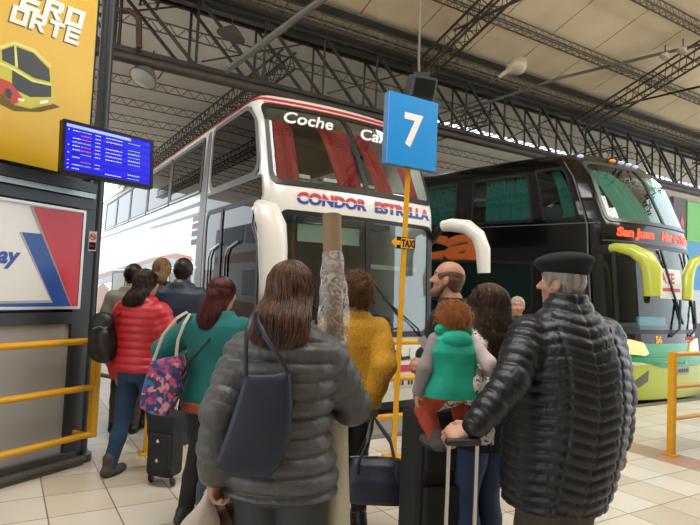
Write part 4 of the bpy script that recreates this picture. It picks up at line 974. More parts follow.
f = A.panel('corner_band', [[(-2.4, 2.72), (-.16, 2.72), (-.16, 2.98), (-2.4, 2.98)]], gl_black, .001, .010)
A.panel('corner_trim', [[(-2.4, 2.96), (-.16, 2.96), (-.16, 3.0), (-2.4, 3.0)]], greyb, .001, .016)
f = A.window(-2.3, -.2, 1.05, 2.68, gl_black, trimb, .10, .05, 'door_window')
A.panel('door_post', [[(-1.62, .4), (-1.54, .4), (-1.54, 2.7), (-1.62, 2.7)]], trimb, .001, .02)
A.panel('door_panel', [[(-2.35, .32), (-.2, .32), (-.2, 1.0), (-2.35, 1.0)]], mat('door_dark', '#2a2d30', .2, .3), .001, .01)
for u in (-2.05, -1.3):
    mb = MB(); mb.tube([A.fn(u, 1.2, .03), A.fn(u, 2.0, .03), A.fn(u + .1, 2.12, .03), A.fn(u + .5, 2.2, .03)], .014, 6); mb.build('door_rail', chrome, A.root, True)
# red roof line
rl = mat('roof_red', '#b5333a', .35)
A.panel('roof_line', [[(-14.4, 4.09), (A.W + 4, 4.09), (A.W + 4, 4.14), (-14.4, 4.14)]], rl, .001, .008, step=.12)
A.panel('roof_line', [[(.1, 4.04), (A.W - .1, 4.04), (A.W - .1, 4.06), (.1, 4.06)]], mat('roof_red2', '#c9474c', .35), .001, .006)
# upper windscreen in two panes, seals, curtains
f = A.panel('windscreen_seal', [dict(ring=(rrect(.02, 2.58, 2.86, 4.01, .14), rrect(.085, 2.515, 2.925, 3.945, .10)))], trimb, .0, .018)
A.panel('pane', [rrect(.07, 2.53, 2.9, 3.96, .04, 2)], gl_clear, .002, .007, f)
A.panel('windscreen_post', [[(1.33, 2.9), (1.40, 2.9), (1.27, 3.96), (1.20, 3.96)]], trimb, .0, .02)
redc = mat('red_curtain', '#a82a36', .85, var=.15, vscale=3, aniso=(6, 6, 1))
A.curtain(.16, .46, 2.92, 3.88, redc, top=(.16, .42), seed=1)
A.curtain(1.02, 1.36, 2.92, 3.88, redc, top=(.80, 1.26), seed=2)
A.curtain(1.62, 1.95, 2.92, 3.88, redc, top=(1.36, 1.62), seed=3)
A.curtain(2.2, 2.44, 2.92, 3.88, redc, top=(1.98, 2.4), seed=4)
ant = mat('antimacassar', '#cfd3d0', .9)
for i in range(4):
    x = .42 + i * .58
    mb = MB(); mb.rbox((x, 1.35, 2.98), (.46, .12, .62), .05); o = mb.build('seat_back', seatm, A.root); mb = MB(); mb.rbox((x, 1.28, 3.18), (.36, .03, .22), .012); mb.build('headrest_cloth', ant, o)
mb = MB(); mb.rbox((1.3, .55, 2.84), (2.2, .35, .1), .03); mb.build('dashboard', ant, A.root)
mb = MB(); mb.tube([A.fn(.25, 3.05, -.14), A.fn(1.2, 3.05, -.16), A.fn(2.3, 3.05, -.14)], .018, 8); mb.build('grab_rail', chrome, A.root, True)
A.text('Coche', .30, 3.72, .27, wht, .6, .003, off=.011, width=.72); A.text('Cama', 1.44, 3.68, .27, wht, .6, .003, off=.011, width=.70)
# name band
def split_text(c, txt, u, z, size, width, shear=0):
    tv, tf = text2d(txt, size, shear, .008, width=width)
    bm = bmesh.new(); vv = [bm.verts.new((x, y, 0)) for x, y in tv]
    for f_ in tf:
        try: bm.faces.new([vv[i] for i in f_])
        except Exception: pass
    hgt = max(v[1] for v in tv)
    for nm, m, lo, hi in (('blue_lettering', mat('letter_blue', '#3c4aa0', .4), -1, .44), ('white_lettering', mat('letter_pale', '#d8d4e0', .4), .44, .52), ('red_lettering', mat('letter_red', '#cf3f4c', .4), .52, 2)):
        b2 = bm.copy()
        for zz, cl in ((lo * hgt, 'in'), (hi * hgt, 'out')):
            bmesh.ops.bisect_plane(b2, geom=b2.verts[:] + b2.edges[:] + b2.faces[:], plane_co=(0, zz, 0), plane_no=(0, 1, 0), clear_inner=cl == 'in', clear_outer=cl == 'out')
        b2.verts.index_update(); vs_ = [(v.co.x + u, v.co.y + z) for v in b2.verts]; fs_ = [tuple(q.index for q in f_.verts) for f_ in b2.faces]
        if fs_: c.panel(nm, [(vs_, fs_)], m, .001, .008)
        b2.free()
    bm.free()
split_text(A, 'CONDOR', .36, 2.655, .19, .97); split_text(A, 'ESTRELLA', 1.46, 2.655, .19, 1.0)
# lower windscreen
f = A.panel('windscreen_seal', [dict(ring=(rrect(.16, 2.50, 1.04, 2.56, .1), rrect(.235, 2.405, 1.115, 2.505, .08)))], trimb, .0, .018)
A.panel('pane', [rrect(.22, 2.42, 1.1, 2.52, .04, 2)], glass('lower_windscreen', '#e2eae6', .22), .002, .007, f)
A.panel('windscreen_post', [[(1.36, 1.1), (1.43, 1.1), (1.38, 2.52), (1.31, 2.52)]], trimb, .0, .02)
A.panel('sun_blind', [[(.42, 2.20), (1.28, 2.20), (1.28, 2.42), (.42, 2.42)]], mat('blind', '#c6d4cb', .7), -.10, -.08)
A.panel('sun_blind', [[(1.45, 1.92), (2.3, 1.92), (2.3, 1.98), (1.45, 1.98)]], mat('blind', '#c6d4cb', .7), -.10, -.08)
mb = MB(); mb.rbox((1.3, .42, 1.08), (2.3, .6, .16), .05); mb.rbox((1.85, .55, 1.2), (.6, .3, .16), .05); mb.build('dashboard', mat('dash', '#3c4245', .6), A.root)
mb = MB(); M = Matrix.Rotation(R(-35), 3, 'X'); mb.tube([Vector((1.85, .85, 1.38)) + M @ Vector((.24 * math.cos(a), .24 * math.sin(a), 0)) for a in [i * math.pi / 12 for i in range(25)]], .018, 8, caps=False); mb.bar((1.85, .85, 1.38), (1.85, .6, 1.1), .03, 8)
for a in (0, 2.1, 4.2): mb.bar((1.85, .85, 1.38), Vector((1.85, .85, 1.38)) + M @ Vector((.24 * math.cos(a), .24 * math.sin(a), 0)), .014, 6)
mb.build('steering_wheel', trimb, A.root, True)
for x in (.6, 1.85):
    mb = MB(); mb.rbox((x, 1.5, 1.25), (.5, .5, .12), .05); mb.rbox((x, 1.75, 1.65), (.5, .14, .8), .05); mb.rbox((x, 1.75, 2.12), (.28, .1, .2), .04); mb.build('driver_seat' if x > 1 else 'guide_seat', seatm, A.root)
mb = MB(); mb.rbox((1.3, 2.2, 1.7), (2.3, .04, 1.7), .01); mb.build('cab_partition', mat('cab_partition', '#6f6a64', .7), A.root)
for u0, u1, z1 in ((1.2, .45, 1.5), (2.3, 1.6, 1.55)):
    mb = MB(); mb.tube([A.fn(u0, 1.02, .03), A.fn(u0 - .1, 1.15, .05), A.fn(u1, z1, .03)], .012, 6); mb.tube([A.fn(u1 + .3, z1 - .25, .022), A.fn(u1 - .25, z1 + .28, .022)], .012, 4); mb.build('wiper', trimb, A.root, True)
# nose: grille line, red stripe, badge, plate, lamps, bumper
A.panel('nose_line', [[(.3, .80), (1.2, .76), (1.3, .74), (2.3, .80), (2.3, .76), (1.3, .68), (.3, .74)]], trimb, .001, .012)
A.panel('red_stripe', [[(-.5, .58), (A.W + .5, .58), (A.W + .5, .67), (-.5, .67)]], mat('stripe_red', '#c9283a', .3), .001, .012)
A.panel('badge', [dict(ring=(circ(1.86, .78, .095), circ(1.86, .78, .065)))], trimb, .012, .018); A.panel('badge_centre', [circ(1.86, .78, .045)], mat('badge_red', '#d8452e', .4), .012, .018)
A.panel('headlamp', [rrect(.18, .55, .74, .92, .05)], mat('lamp_glass', '#cfd6d6', .08, .2, coat=1), .004, .02); A.panel('headlamp', [rrect(2.1, 2.45, .74, .92, .05)], mat('lamp_glass', '#cfd6d6'), .004, .02)
A.panel('number_plate', [rrect(1.78, 2.16, .40, .50, .01)], mat('plate_pale', '#d5d2c6', .4), .06, .075)
A.panel('plate_characters', [[(1.80 + i * .055, .42), (1.835 + i * .055, .42), (1.835 + i * .055, .48), (1.80 + i * .055, .48)] for i in range(6) if i != 3], trimb, .075, .078)
A.bumper(.22, .56, mat('bumper_cream', '#ddd8c8', .35), .06); A.panel('underside_skirt', [[(-.5, .12), (A.W + .5, .12), (A.W + .5, .22), (-.5, .22)]], trimb, .0, .03)
for x, y in ((.18, 2.9), (2.42, 2.9), (.18, 10.2), (2.42, 10.2), (.18, 11.5), (2.42, 11.5)): A.wheel(x, y)
# mirrors
mw_ = mat('mirror_white', '#e4e1da', .3, coat=.3)
def local_at(c, px, py, Y): return L2(c, at(px, py, Y))
mb = MB(); q = [local_at(A, *a) for a in ((259, 203, 6.45), (266, 209, 6.35), (272, 226, 6.3), (273, 250, 6.3), (273, 293, 6.3))]
mb.tube(q, [.07, .15, .17, .17, .15], 16, flat=.6, up=(0, 1, 0)); o = mb.build('mirror', mw_, A.root, True)
mb = MB(); mb.tube([A.fn(-.1, 2.5, 0), A.fn(-.1, 2.52, .12), q[0]], .045, 10); mb.tube([q[0] + Vector((-.04, .0, 0)), q[0] + Vector((-.06, 0, -.25)), q[-1] + Vector((-.05, .0, .1))], .018, 8); mb.build('mirror_arm', chrome, o, True)
mb = MB(); q = [local_at(A, *a) for a in ((443, 226, 7.8), (452, 225, 7.7), (467, 227, 7.6), (478, 236, 7.55), (483, 250, 7.5), (484, 273, 7.5))]
mb.tube(q, [.075, .09, .10, .10, .10, .085], 14, up=(0, 1, 0)); o = mb.build('mirror', mw_, A.root, True); mb = MB(); mb.tube([A.fn(A.W + .05, 2.35, -.02), q[0] + Vector((-.02, 0, 0)), q[0] * .6 + q[1] * .4], .06, 8); mb.build('mirror_arm', trimb, o, True)

# ---- the black coach
blk = mat('black_paint', '#0c0d0e', .14, coat=.2, spec=.5)
B = Coach('double_deck_coach', 'black double deck coach with teal curtains and lime green nose', (4.08, 8.82, -.12), L=13, zt=4.22, bow=.22, rc=.3, belt=.035,
          prof=[(0, -.04), (.9, 0), (1.2, .04), (2.5, .16), (2.86, .18), (3.7, .5), (4.1, .8)])
ops = [(.16, 2.44, 2.98, 3.94), (.2, 2.42, 1.2, 2.58), (-1.22, -.44, 2.98, 3.88), (-3.15, -1.5, 2.98, 3.84), (-5.3, -3.65, 2.98, 3.84), (-7.4, -5.7, 2.98, 3.84), (-9.5, -7.8, 2.98, 3.84), (-3.6, -1.5, 1.35, 2.22), (-5.8, -3.8, 1.35, 2.22)]
B.hull(ops, blk, darkin)
gl2 = glass('side_glass', '#d2dcda', .10)
teal = mat('teal_curtain', '#24b0a8', .85, var=.18, vscale=3, aniso=(6, 6, 1))
B.window(-1.22, -.44, 2.98, 3.88, gl2, trimb, .06, .03, 'quarter_window')
for k, (a, b) in enumerate(((-3.15, -1.5), (-5.3, -3.65), (-7.4, -5.7), (-9.5, -7.8))):
    B.window(a, b, 2.98, 3.84, gl2, trimb, .05, .03, 'side_window'); B.curtain(a + (.28 if k == 0 else .05), b - .05, 2.98, 3.82, teal, seed=10 + k, off=-.10, fold=.14, amp=.035)
    
B.curtain(-.78, -.46, 2.98, 3.86, teal, top=(-.86, -.62), seed=20, off=-.09, fold=.07)
for a, b in ((-3.6, -1.5), (-5.8, -3.8)):
    B.window(a, b, 1.37, 2.2, glass('side_glass_low', '#a5b0b0', .10), trimb, .05, .03, 'lower_window'); B.curtain(a + .05, b - .05, 1.37, 2.2, teal, seed=int(30 - a), off=-.09, fold=.13)
B.panel('belt_line', [[(-9, 2.885), (-.1, 2.885), (-.1, 2.90), (-9, 2.90)]], greyb, .001, .01, step=.3)
B.panel('front_pillar_line', [[(-.30, 1.1), (-.27, 1.1), (-.27, 4.0), (-.30, 4.0)]], greyb, .001, .008)
B.panel('front_door', [rrect(-1.35, -.5, .35, 2.45, .08)], mat('door_black', '#0e0f10', .1), .001, .008)
f = B.panel('door_window', [rrect(-1.25, -.6, 1.25, 2.35, .06)], mat('door_glass', '#2b3335', .05, .2), .008, .012)
tv, tf = text2d('ca', 1.0, .15, .03, width=2.45)
B.panel('side_lettering', [([(x - 5.12, y + 2.28) for x, y in tv], tf)], mat('side_orange', '#e8722c', .4), .001, .008, step=.3)
B.panel('side_lettering_shadow', [([(x - 5.08, y + 2.24) for x, y in tv], tf)], mat('side_grey', '#8f6a55', .4), .001, .004, step=.3)
# upper windscreen
f = B.panel('windscreen_seal', [dict(ring=(rrect(.10, 2.50, 2.92, 4.0, .12), rrect(.16, 2.44, 2.98, 3.94, .08)))], mat('seal_grey', '#55585a', .3, .4), .0, .018)
B.panel('pane', [rrect(.14, 2.46, 2.96, 3.96, .04, 2)], gl_clear, .002, .007, f)
B.panel('windscreen_post', [[(1.42, 2.96), (1.49, 2.96), (1.38, 3.95), (1.31, 3.95)]], trimb, .0, .02)
teal2 = mat('teal_curtain_front', '#4fa79c', .85, var=.15, vscale=3, aniso=(6, 6, 1))
B.curtain(.55, 1.40, 2.99, 3.94, teal2, top=(.20, .75), seed=5, fold=.09); B.curtain(1.5, 2.35, 2.99, 3.94, teal2, top=(1.9, 2.42), seed=6, fold=.09); B.curtain(.18, .30, 2.99, 3.94, teal2, top=(.18, .3), seed=7)
mb = MB(); mb.rbox((.72, .50, 3.03), (.9, .12, .06), .02); mb.build('dash_shelf', ant, B.root)
for i in range(4):
    x = .42 + i * .58; mb = MB(); mb.rbox((x, 1.5, 3.0), (.46, .12, .62), .05); mb.build('seat_back', seatm, B.root)
led = mat('led_red', '#ff4a24', .4, emit=1.1)
B.text('San Juan', .26, 2.70, .19, led, .12, .010, width=.82, name='led_text'); B.text('Mar del Plata', 1.30, 2.70, .19, led, .12, .010, width=1.1, name='led_text')
B.panel('visor_line', [[(.0, 2.60), (B.W, 2.60), (B.W, 2.62), (.0, 2.62)]], mat('seal_grey', '#55585a'), .001, .012)
# lower windscreen
f = B.panel('windscreen_seal', [dict(ring=(rrect(.14, 2.48, 1.14, 2.60, .1), rrect(.21, 2.41, 1.21, 2.53, .08)))], trimb, .0, .018)
B.panel('pane', [rrect(.2, 2.42, 1.2, 2.55, .04, 2)], glass('lower_windscreen_clear', '#eef4f0', .08), .002, .007, f)
lite = mat('cab_light', '#8fa5a8', .7)
mb = MB(); mb.rbox((1.3, 1.9, 1.8), (2.3, .05, 1.5), .01); mb.build('cab_partition', lite, B.root)
mb = MB(); mb.rbox((1.3, .55, 1.18), (2.2, .6, .16), .05); mb.build('dashboard', mat('dash_grey', '#55616a', .6), B.root)
B.panel('dash_tray', [[(.75, 1.28), (1.55, 1.28), (1.55, 1.42), (.75, 1.42)]], mat('tray_blue', '#3c9cc0', .4), -.20, -.16)
s_ = B.panel('notice', [[(1.12, 1.72), (1.86, 1.72), (1.86, 2.22), (1.12, 2.22)]], mat('paper', '#e6e6e2', .6), .007, .010)
tv, tf = text2d('ATE', .24, 0, .008); B.panel('notice_print', [([(x + 1.16, y + 1.98) for x, y in tv], tf)], mat('print_red_letter', '#c8322e', .5), .010, .012)
B.panel('notice_print', [[(1.18, 1.84), (1.78, 1.84), (1.78, 1.90), (1.18, 1.90)]], mat('print_red_letter', '#c8322e'), .010, .012)
mb = MB(); M = Matrix.Rotation(R(-35), 3, 'X'); mb.tube([Vector((.75, .85, 1.48)) + M @ Vector((.24 * math.cos(a), .24 * math.sin(a), 0)) for a in [i * math.pi / 12 for i in range(25)]], .018, 8, caps=False); mb.bar((.75, .85, 1.48), (.75, .6, 1.2), .03, 8); mb.build('steering_wheel', trimb, B.root, True)
for k, (u0, u1) in enumerate(((1.55, 1.30), (2.25, 2.1))):
    mb = MB(); mb.tube([B.fn(u0 - .25, 1.1, .03), B.fn(u0 - .05, 1.22, .08), B.fn(u0 + .12, 1.7, .05)], .02, 6); mb.tube([B.fn(u0 + .2, 1.3, .03), B.fn(u1 - .12, 2.52, .04)], .02, 4); mb.build('wiper', trimb, B.root, True)
B.panel('nose_black', [[(-.5, .98), (B.W + .5, .98), (B.W + .5, 1.14), (-.5, 1.14)]], blk, .001, .01)
B.text('56', .92, 1.0, .15, mat('number_yellow', '#f0b63a', .4), 0, .008, off=.016, name='number'); B.panel('maker_lettering', [[(1.85 + i * .09, 1.03), (1.91 + i * .09, 1.03), (1.93 + i * .09, 1.09), (1.87 + i * .09, 1.09)] for i in range(7)], mat('print_red_letter', '#c8322e'), .01, .016)
grn = mat('nose_green', '#1f9c62', .3, coat=.4); lime = mat('nose_lime', '#b7c44a', .35, coat=.3)
B.panel('green_band', [[(-6, .78), (B.W + .8, .70), (B.W + .8, .985), (-6, .985)]], grn, .001, .02)
B.bumper(.13, .70, lime, .10); B.panel('green_lip', [[(-.5, .70), (.5, .70), (.9, .62), (2.0, .62), (B.W + .5, .70), (B.W + .5, .78), (-.5, .78)]], grn, .0, .11)
B.panel('side_skirt', [[(-12, .3), (-.5, .3), (-.5, .80), (-12, .80)]], lime, .001, .015, step=.5)
B.panel('headlamp', [[(.18, .84), (.62, .80), (.70, .84), (.60, 1.0), (.34, 1.05), (.18, 1.05)]], mat('lamp_warm', '#ffd79a', .1, emit=.55, coat=1), .02, .05)
B.panel('headlamp', [[(2.42, .84), (1.98, .80), (1.90, .84), (2.0, 1.0), (2.26, 1.05), (2.42, 1.05)]], mat('lamp_warm', '#ffe2b0'), .02, .05)
B.panel('fog_lamp', [[(.30, .40), (.62, .58), (.60, .42), (.42, .32)]], mat('fog_dark', '#6c7468', .2, .3), .10, .108)
B.panel('grille_line', [[(.3, .66), (1.6, .66), (1.6, .71), (.3, .71)]], mat('pale_strip', '#d7dab0', .3), .10, .11)
pl = B.panel('number_plate', [rrect(1.28, 1.66, .50, .62, .01)], mat('plate_grey', '#9c9f95', .4), .10, .115)
B.panel('plate_characters', [[(1.31 + i * .055, .53), (1.345 + i * .055, .53), (1.345 + i * .055, .59), (1.31 + i * .055, .59)] for i in range(6)], trimb, .115, .118, pl)
for k, (u, c) in enumerate(((.2, 'w'), (.95, 'o'), (1.2, 'w'), (1.45, 'w'), (1.7, 'w'))):
    mb = MB(); mb.ball(B.fn(u, 4.10, .02), (.07, .05, .03), 6); mb.build('roof_marker', mat('marker_' + c, '#e8a040' if c == 'o' else '#cfd8ff', .3, emit=.5), B.root, True)
ml = mat('mirror_lime', '#c3cc4c', .3, coat=.4)
mb = MB(); q = [local_at(B, *a) for a in ((604, 249, 8.4), (615, 247, 8.2), (632, 250, 8.05), (646, 258, 7.95), (652, 270, 7.9), (653, 296, 7.9))]
mb.tube(q, [.05, .06, .09, .12, .135, .12], 14, flat=.8, up=(0, 1, 0)); o = mb.build('mirror', ml, B.root, True); mb = MB(); mb.rbox(q[0] + Vector((0, .02, -.005)), (.16, .3, .12), .03); mb.build('mirror_bracket', trimb, o)
mb = MB(); q = [local_at(B, *a) for a in ((712, 258, 9.3), (702, 258, 9.2), (692, 264, 9.1), (688, 276, 9.05), (687, 300, 9.0))]
mb.tube(q, [.05, .07, .09, .10, .09], 14, flat=.8, up=(0, 1, 0)); mb.build('mirror', ml, B.root, True)
for x, y in ((.18, 2.7), (2.42, 2.7), (.18, 9.4), (2.42, 9.4)): B.wheel(x, y)

# ---- an orange and white coach in the next lane on the left, seen in the polished side of the white one
C3 = Coach('double_deck_coach', 'orange and white coach in the far left lane, mostly seen as a reflection', tuple(P(*[wd(Vector((-.99, 6.6, 0)))[0] - 6.6, wd(Vector((-.99, 6.6, 0)))[1] + 2.2]) + Vector((0, 0, -.12))), L=12, zt=4.0)
ops = [(C3.W + a, C3.W + a + 1.85, 3.0, 3.75) for a in (.8, 2.9, 5.0, 7.1, 9.2)]
C3.hull([], wpaint, darkin)
for a in (.8, 2.9, 5.0, 7.1, 9.2): C3.panel('side_window', [rrect(C3.W + a, C3.W + a + 1.9, 2.95, 3.75, .06)], mat('tint', '#23282b', .1), .001, .01, step=.5)
for a in (2.9, 5.0, 7.1): C3.panel('side_window', [rrect(C3.W + a, C3.W + a + 1.9, 1.3, 2.1, .06)], mat('tint', '#23282b', .1), .001, .01, step=.5)
C3.panel('orange_band', [[(C3.W + .3, .3), (C3.W + 11.9, .3), (C3.W + 11.9, 1.2), (C3.W + 6, 1.0), (C3.W + .3, 1.25)]], mat('deep_orange', '#e2711e', .3), .001, .006, step=.5)
C3.panel('orange_wave', [[(C3.W + .3, 2.3), (C3.W + 4, 2.2), (C3.W + 8, 2.7), (C3.W + 11.9, 2.6), (C3.W + 11.9, 2.3), (C3.W + 8, 2.35), (C3.W + 4, 2.1), (C3.W + .3, 2.15)]], mat('deep_orange', '#e2711e'), .001, .006, step=.5)
C3.panel('windscreen', [rrect(.15, 2.45, 2.85, 3.8, .1)], mat('tint', '#23282b'), .001, .01); C3.panel('windscreen', [rrect(.15, 2.45, 1.1, 2.5, .1)], mat('tint', '#23282b'), .001, .01)
for x, y in ((.18, 2.7), (2.42, 2.7), (.18, 9.0), (2.42, 9.0)): C3.wheel(x, y)

# ------------------------------------------------------------------ the people waiting
def cloth(n, c, rough=.85, **k): return mat(n, c, rough, bump=k.pop('bump', .25), bscale=k.pop('bscale', 220), var=k.pop('var', .10), vscale=k.pop('vscale', 6), **k)
blackshoe = mat('black_shoe', '#1b1b1c', .5)
def hmat(n, c, c2): return mat(n, c, .42, bump=.15, bscale=200, var=.5, vscale=14, vcol=c2, aniso=(5, 5, .6), spec=.4)
def back_to(p, v): return p['mw'] @ v

# grey puffer woman, nearest
greyp_ = mat('grey_puffer', '#4a4a4c', .43, bump=.7, bscale=11, var=.12, vscale=9, aniso=(3, 3, 1))
W1 = person('woman with long brown hair in a grey quilted jacket clasping a wrapped roll', ground(284, 400, 2.15), 1.62, R(-6), skin='#b98a72', near=2,
            top=dict(m=greyp_, puff=(.019, .066), spuff=(.014, .060), w=.93, sh=.95, hem=.475, hip=1.04, bulk=.028, sleeve=(.036, .033, .027), collar=(.0, .075, .045), dep=1.05),
            legs=dict(m=cloth('grey_trousers', '#3b3d40'), shoe=blackshoe, r=(.062, .046, .034)),
            hair=(hair_long, dict(length=1.0, width=.46, depth=.24, n=1000, wave=.008, wl=.17, seed=4, r=.0024, back=-.60), hmat('brown_hair', '#6b4531', '#2a1912')),
            L=dict(k=.90, w=at(215, 470, 2.06), world=True, hint=(-.15, -1, 0), f=(0, .05, -1), n=(1, 0, 0), curl=55), Rr=dict(w=at(338, 398, 2.50), world=True, hint=(.75, -.6, -.75), f=(-1, .3, .1), n=(-.2, -1, 0), curl=50),
            head=(-6, 0, 0))
# the wrapped roll
top_ = at(332, 216, 2.52); low = at(337, 525, 2.26); dr = (low - top_); foot = top_ + dr * ((top_.z - .012) / -dr.z)
t = empty('wrapped_roll', foot, label='tall cardboard roll wrapped in clear film held by the woman in the grey jacket', cat='roll')
rl_ = lambda k: (foot.lerp(top_, k) - foot)
mb = MB(); mb.tube([rl_(k / 12) for k in range(13)], [.042] * 13, 24); mb.tube([rl_(.998), rl_(1.001)], .043, 24); mb.build('cardboard_tube', mat('cardboard', '#866c53', .7, bump=.2, bscale=30, var=.12, vscale=8, aniso=(1, 1, .2)), t, True)
film = film_mat('clear_film')
cream = mat('cream_wrap', '#c4bdab', .45, bump=.6, bscale=18, var=.12, vscale=7, coat=.5, aniso=(1, 1, .35))
mb = MB(); mb.tube([rl_(k / 10 * .70) for k in range(11)], [.051, .053, .052, .054, .052, .053, .051, .052, .053, .050, .046], 24); mb.build('paper_wrapping', cream, t, True)
mb = MB()
rg = random.Random(5)
g = SDF(.006); c0 = rl_(.79)
g.chain([rl_(.70), rl_(.76), rl_(.82), rl_(.90)], [.060, .066, .058, .045], .01); g.cone(rl_(.74) + Vector((.03, -.01, 0)), rl_(.80) + Vector((.035, 0, 0)), .035, .03, .01)
V, F = g.mesh(noise=.006, nscale=75); np_mesh('clear_film', [(V, F)], film, t)

def strip(pts, wdt, th, side=None): 
    mb = MB(); mb.tube(pts, wdt / 2, 8, flat=th / wdt, up=side); return mb
def rel(o, b): o.data.transform(Matrix.Translation(-Vector(b))); return o
# navy tote on her shoulder
navy = mat('navy_leather', '#0f1930', .5, bump=.12, bscale=90, var=.08)
b0 = at(262, 478, 1.93); t = empty('tote_bag', b0, label='navy leather tote hanging from the shoulder of the grey jacket', cat='bag')
def slab(px, Y0, Y1, r=.012, res=.006, noise=0, base=None, sub=None):
    """soft flat bag: a traced front edge given its own thickness"""
    f_ = [at(x, y, Y0) for x, y in px]; c = sum(f_, Vector()) / len(f_); g = SDF(res); n = len(f_)
    vs = [v - base for v in f_]; mb = MB(); bk = []
    for v in f_: q = c + (v - c) * .96 + Vector((0, Y1 - Y0, 0)); bk.append(q - base)
    m0 = sum(vs, Vector()) / n + Vector((0, -.018, 0)); m1 = sum(bk, Vector()) / n + Vector((0, .01, 0)); ins0 = [m0 + (v - m0) * .86 + Vector((0, -.012, 0)) for v in vs]; ins1 = [m1 + (v - m1) * .86 + Vector((0, .012, 0)) for v in bk]
    vv = vs + bk + ins0 + ins1 + [m0, m1]
    fs = [(i, (i + 1) % n, n + (i + 1) % n, n + i) for i in range(n)] + [(i, 2 * n + i, 2 * n + (i + 1) % n, (i + 1) % n) for i in range(n)] + [(n + i, n + (i + 1) % n, 3 * n + (i + 1) % n, 3 * n + i) for i in range(n)]
    fs += [(2 * n + i, 4 * n, 2 * n + (i + 1) % n) for i in range(n)] + [(3 * n + (i + 1) % n, 4 * n + 1, 3 * n + i) for i in range(n)]
    mb.add(vv, fs); return mb
def smooth_obj(o, lv=2):
    m = o.modifiers.new('b', 'BEVEL'); m.width = .009; m.segments = 3; m.limit_method = 'ANGLE'; m.angle_limit = R(25); o.data.polygons.foreach_set('use_smooth', [True] * len(o.data.polygons)); return o
smooth_obj(slab([(244, 374), (258, 375), (275, 374), (290, 372), (292, 400), (291, 430), (288, 448), (280, 466), (270, 478), (250, 479), (228, 476), (213, 468), (222, 445), (232, 415), (240, 390)], 1.90, 1.985, base=b0).build('bag_body', navy, t))
for pts in ([(246, 376, 1.90), (246, 350, 1.90), (247, 330, 1.92), (252, 316, 1.99), (256, 310, 2.08), (258, 318, 2.2)], [(289, 374, 1.90), (278, 355, 1.89), (266, 338, 1.91), (258, 322, 1.98), (257, 311, 2.08), (260, 320, 2.2)]):
    mb = strip([at(*p) - b0 for p in pts], .016, .007, (0, 1, 0)); mb.build('handle', navy, t, True)
# plastic bag in her left hand, brown shoulder purse below
b0 = at(205, 545, 2.12); t = empty('plastic_bag', b0, label='crumpled pale plastic bag hanging from the left hand by the grey jacket', cat='bag')
g = SDF(.006); k = at(209, 492, 2.12) - b0
g.chain([k, k + Vector((-.015, 0, -.08)), Vector((-.02, 0, .05)), Vector((-.01, 0, -.06))], [.014, .035, .075, .08], .02); V, F = g.mesh(noise=.012, nscale=42); np_mesh('bag_body', [(V, F)], mat('pale_plastic', '#b3a9a0', .35, bump=.5, bscale=25), t)
mb = strip([k + Vector((-.012, 0, -.01)), k + Vector((0, 0, .025)), k + Vector((.012, 0, -.01))], .02, .006, (0, 1, 0)); mb.build('handle', mat('pale_plastic', '#b3a9a0'), t, True)
b0 = at(222, 540, 2.2); t = empty('purse', b0, label='small brown leather purse beside the plastic bag', cat='bag')
smooth_obj(slab([(214, 508), (228, 506), (236, 520), (240, 560), (214, 562)], 2.17, 2.24, base=b0).build('bag_body', mat('brown_leather', '#4a2f22', .5), t)); mb = strip([at(*p) - b0 for p in ((216, 509, 2.2), (214, 496, 2.15), (222, 488, 2.14), (227, 507, 2.2))], .014, .006); mb.build('handle', mat('brown_leather', '#4a2f22'), t, True)

# old man in a beret
bpuff = mat('black_puffer', '#101219', .40, bump=.6, bscale=12, aniso=(3, 3, 1), var=.08, vscale=9, coat=0, spec=.45)
M1 = person('heavy older man in a black beret and black puffer jacket gripping a case handle', ground(565, 420, 2.62), 1.715, R(14), skin='#bf8f78', near=2, girth=1.5,
            top=dict(m=bpuff, puff=(.011, .050), spuff=(.010, .050), w=1.18, sh=.88, hem=.375, hip=1.10, bulk=.03, belly=.045, dep=1.25, seam=.006, prof=[(.59, .225, .20, -.03, .03), (.68, .25, .22, -.015, .03), (.87, .272, .24, .01, .03), (1.05, .276, .24, .02, .02), (1.24, .262, .21, .01, 0), (1.33, .235, .175, 0, -.01), (1.42, .185, .14, 0, -.01), (1.485, .125, .10, 0, 0), (1.545, .09, .08, 0, 0)], sleeve=(.047, .034, .021), collar=(0, .088, .055), chev=-.24),
            legs=dict(m=cloth('khaki_trousers', '#4a4438'), shoe=blackshoe, r=(.075, .055, .042), w=1.2, dep=1.3),
            hair=(hair_short, dict(n=500, thick=.012, L=.018, seed=8, r=.0016), hmat('grey_hair', '#9d9892', '#6a6560')),
            L=dict(w=at(474, 427, 2.30), world=True, hint=(0, -1, -.6), f=(-1, .25, -.35), n=(.1, .6, -1), curl=62, sc=1.08), Rr=dict(w=(.37, .08, .82), hint=(.8, -1, 0)), head=(38, -4, 0), stoop=.03, face='#8d8780')
T = M1['T']; hh = M1['hh']
g = SDF(.006); g.ell(T @ Vector((-.004, .004, .100)), (.118, .138, .046), .03, T.to_3x3() @ Matrix.Rotation(R(-9), 3, 'X')); g.ell(T @ Vector((0, -.006, .070)), (.096, .114, .048), .03, T.to_3x3())
g.cone(T @ Vector((0, -.0, .13)), T @ Vector((0, -.0, .145)), .006, .004, .006)
V, F = g.mesh(noise=.003, nscale=30); np_mesh('beret', [(V, F)], cloth('beret_felt', '#121419', .95), M1['root'])
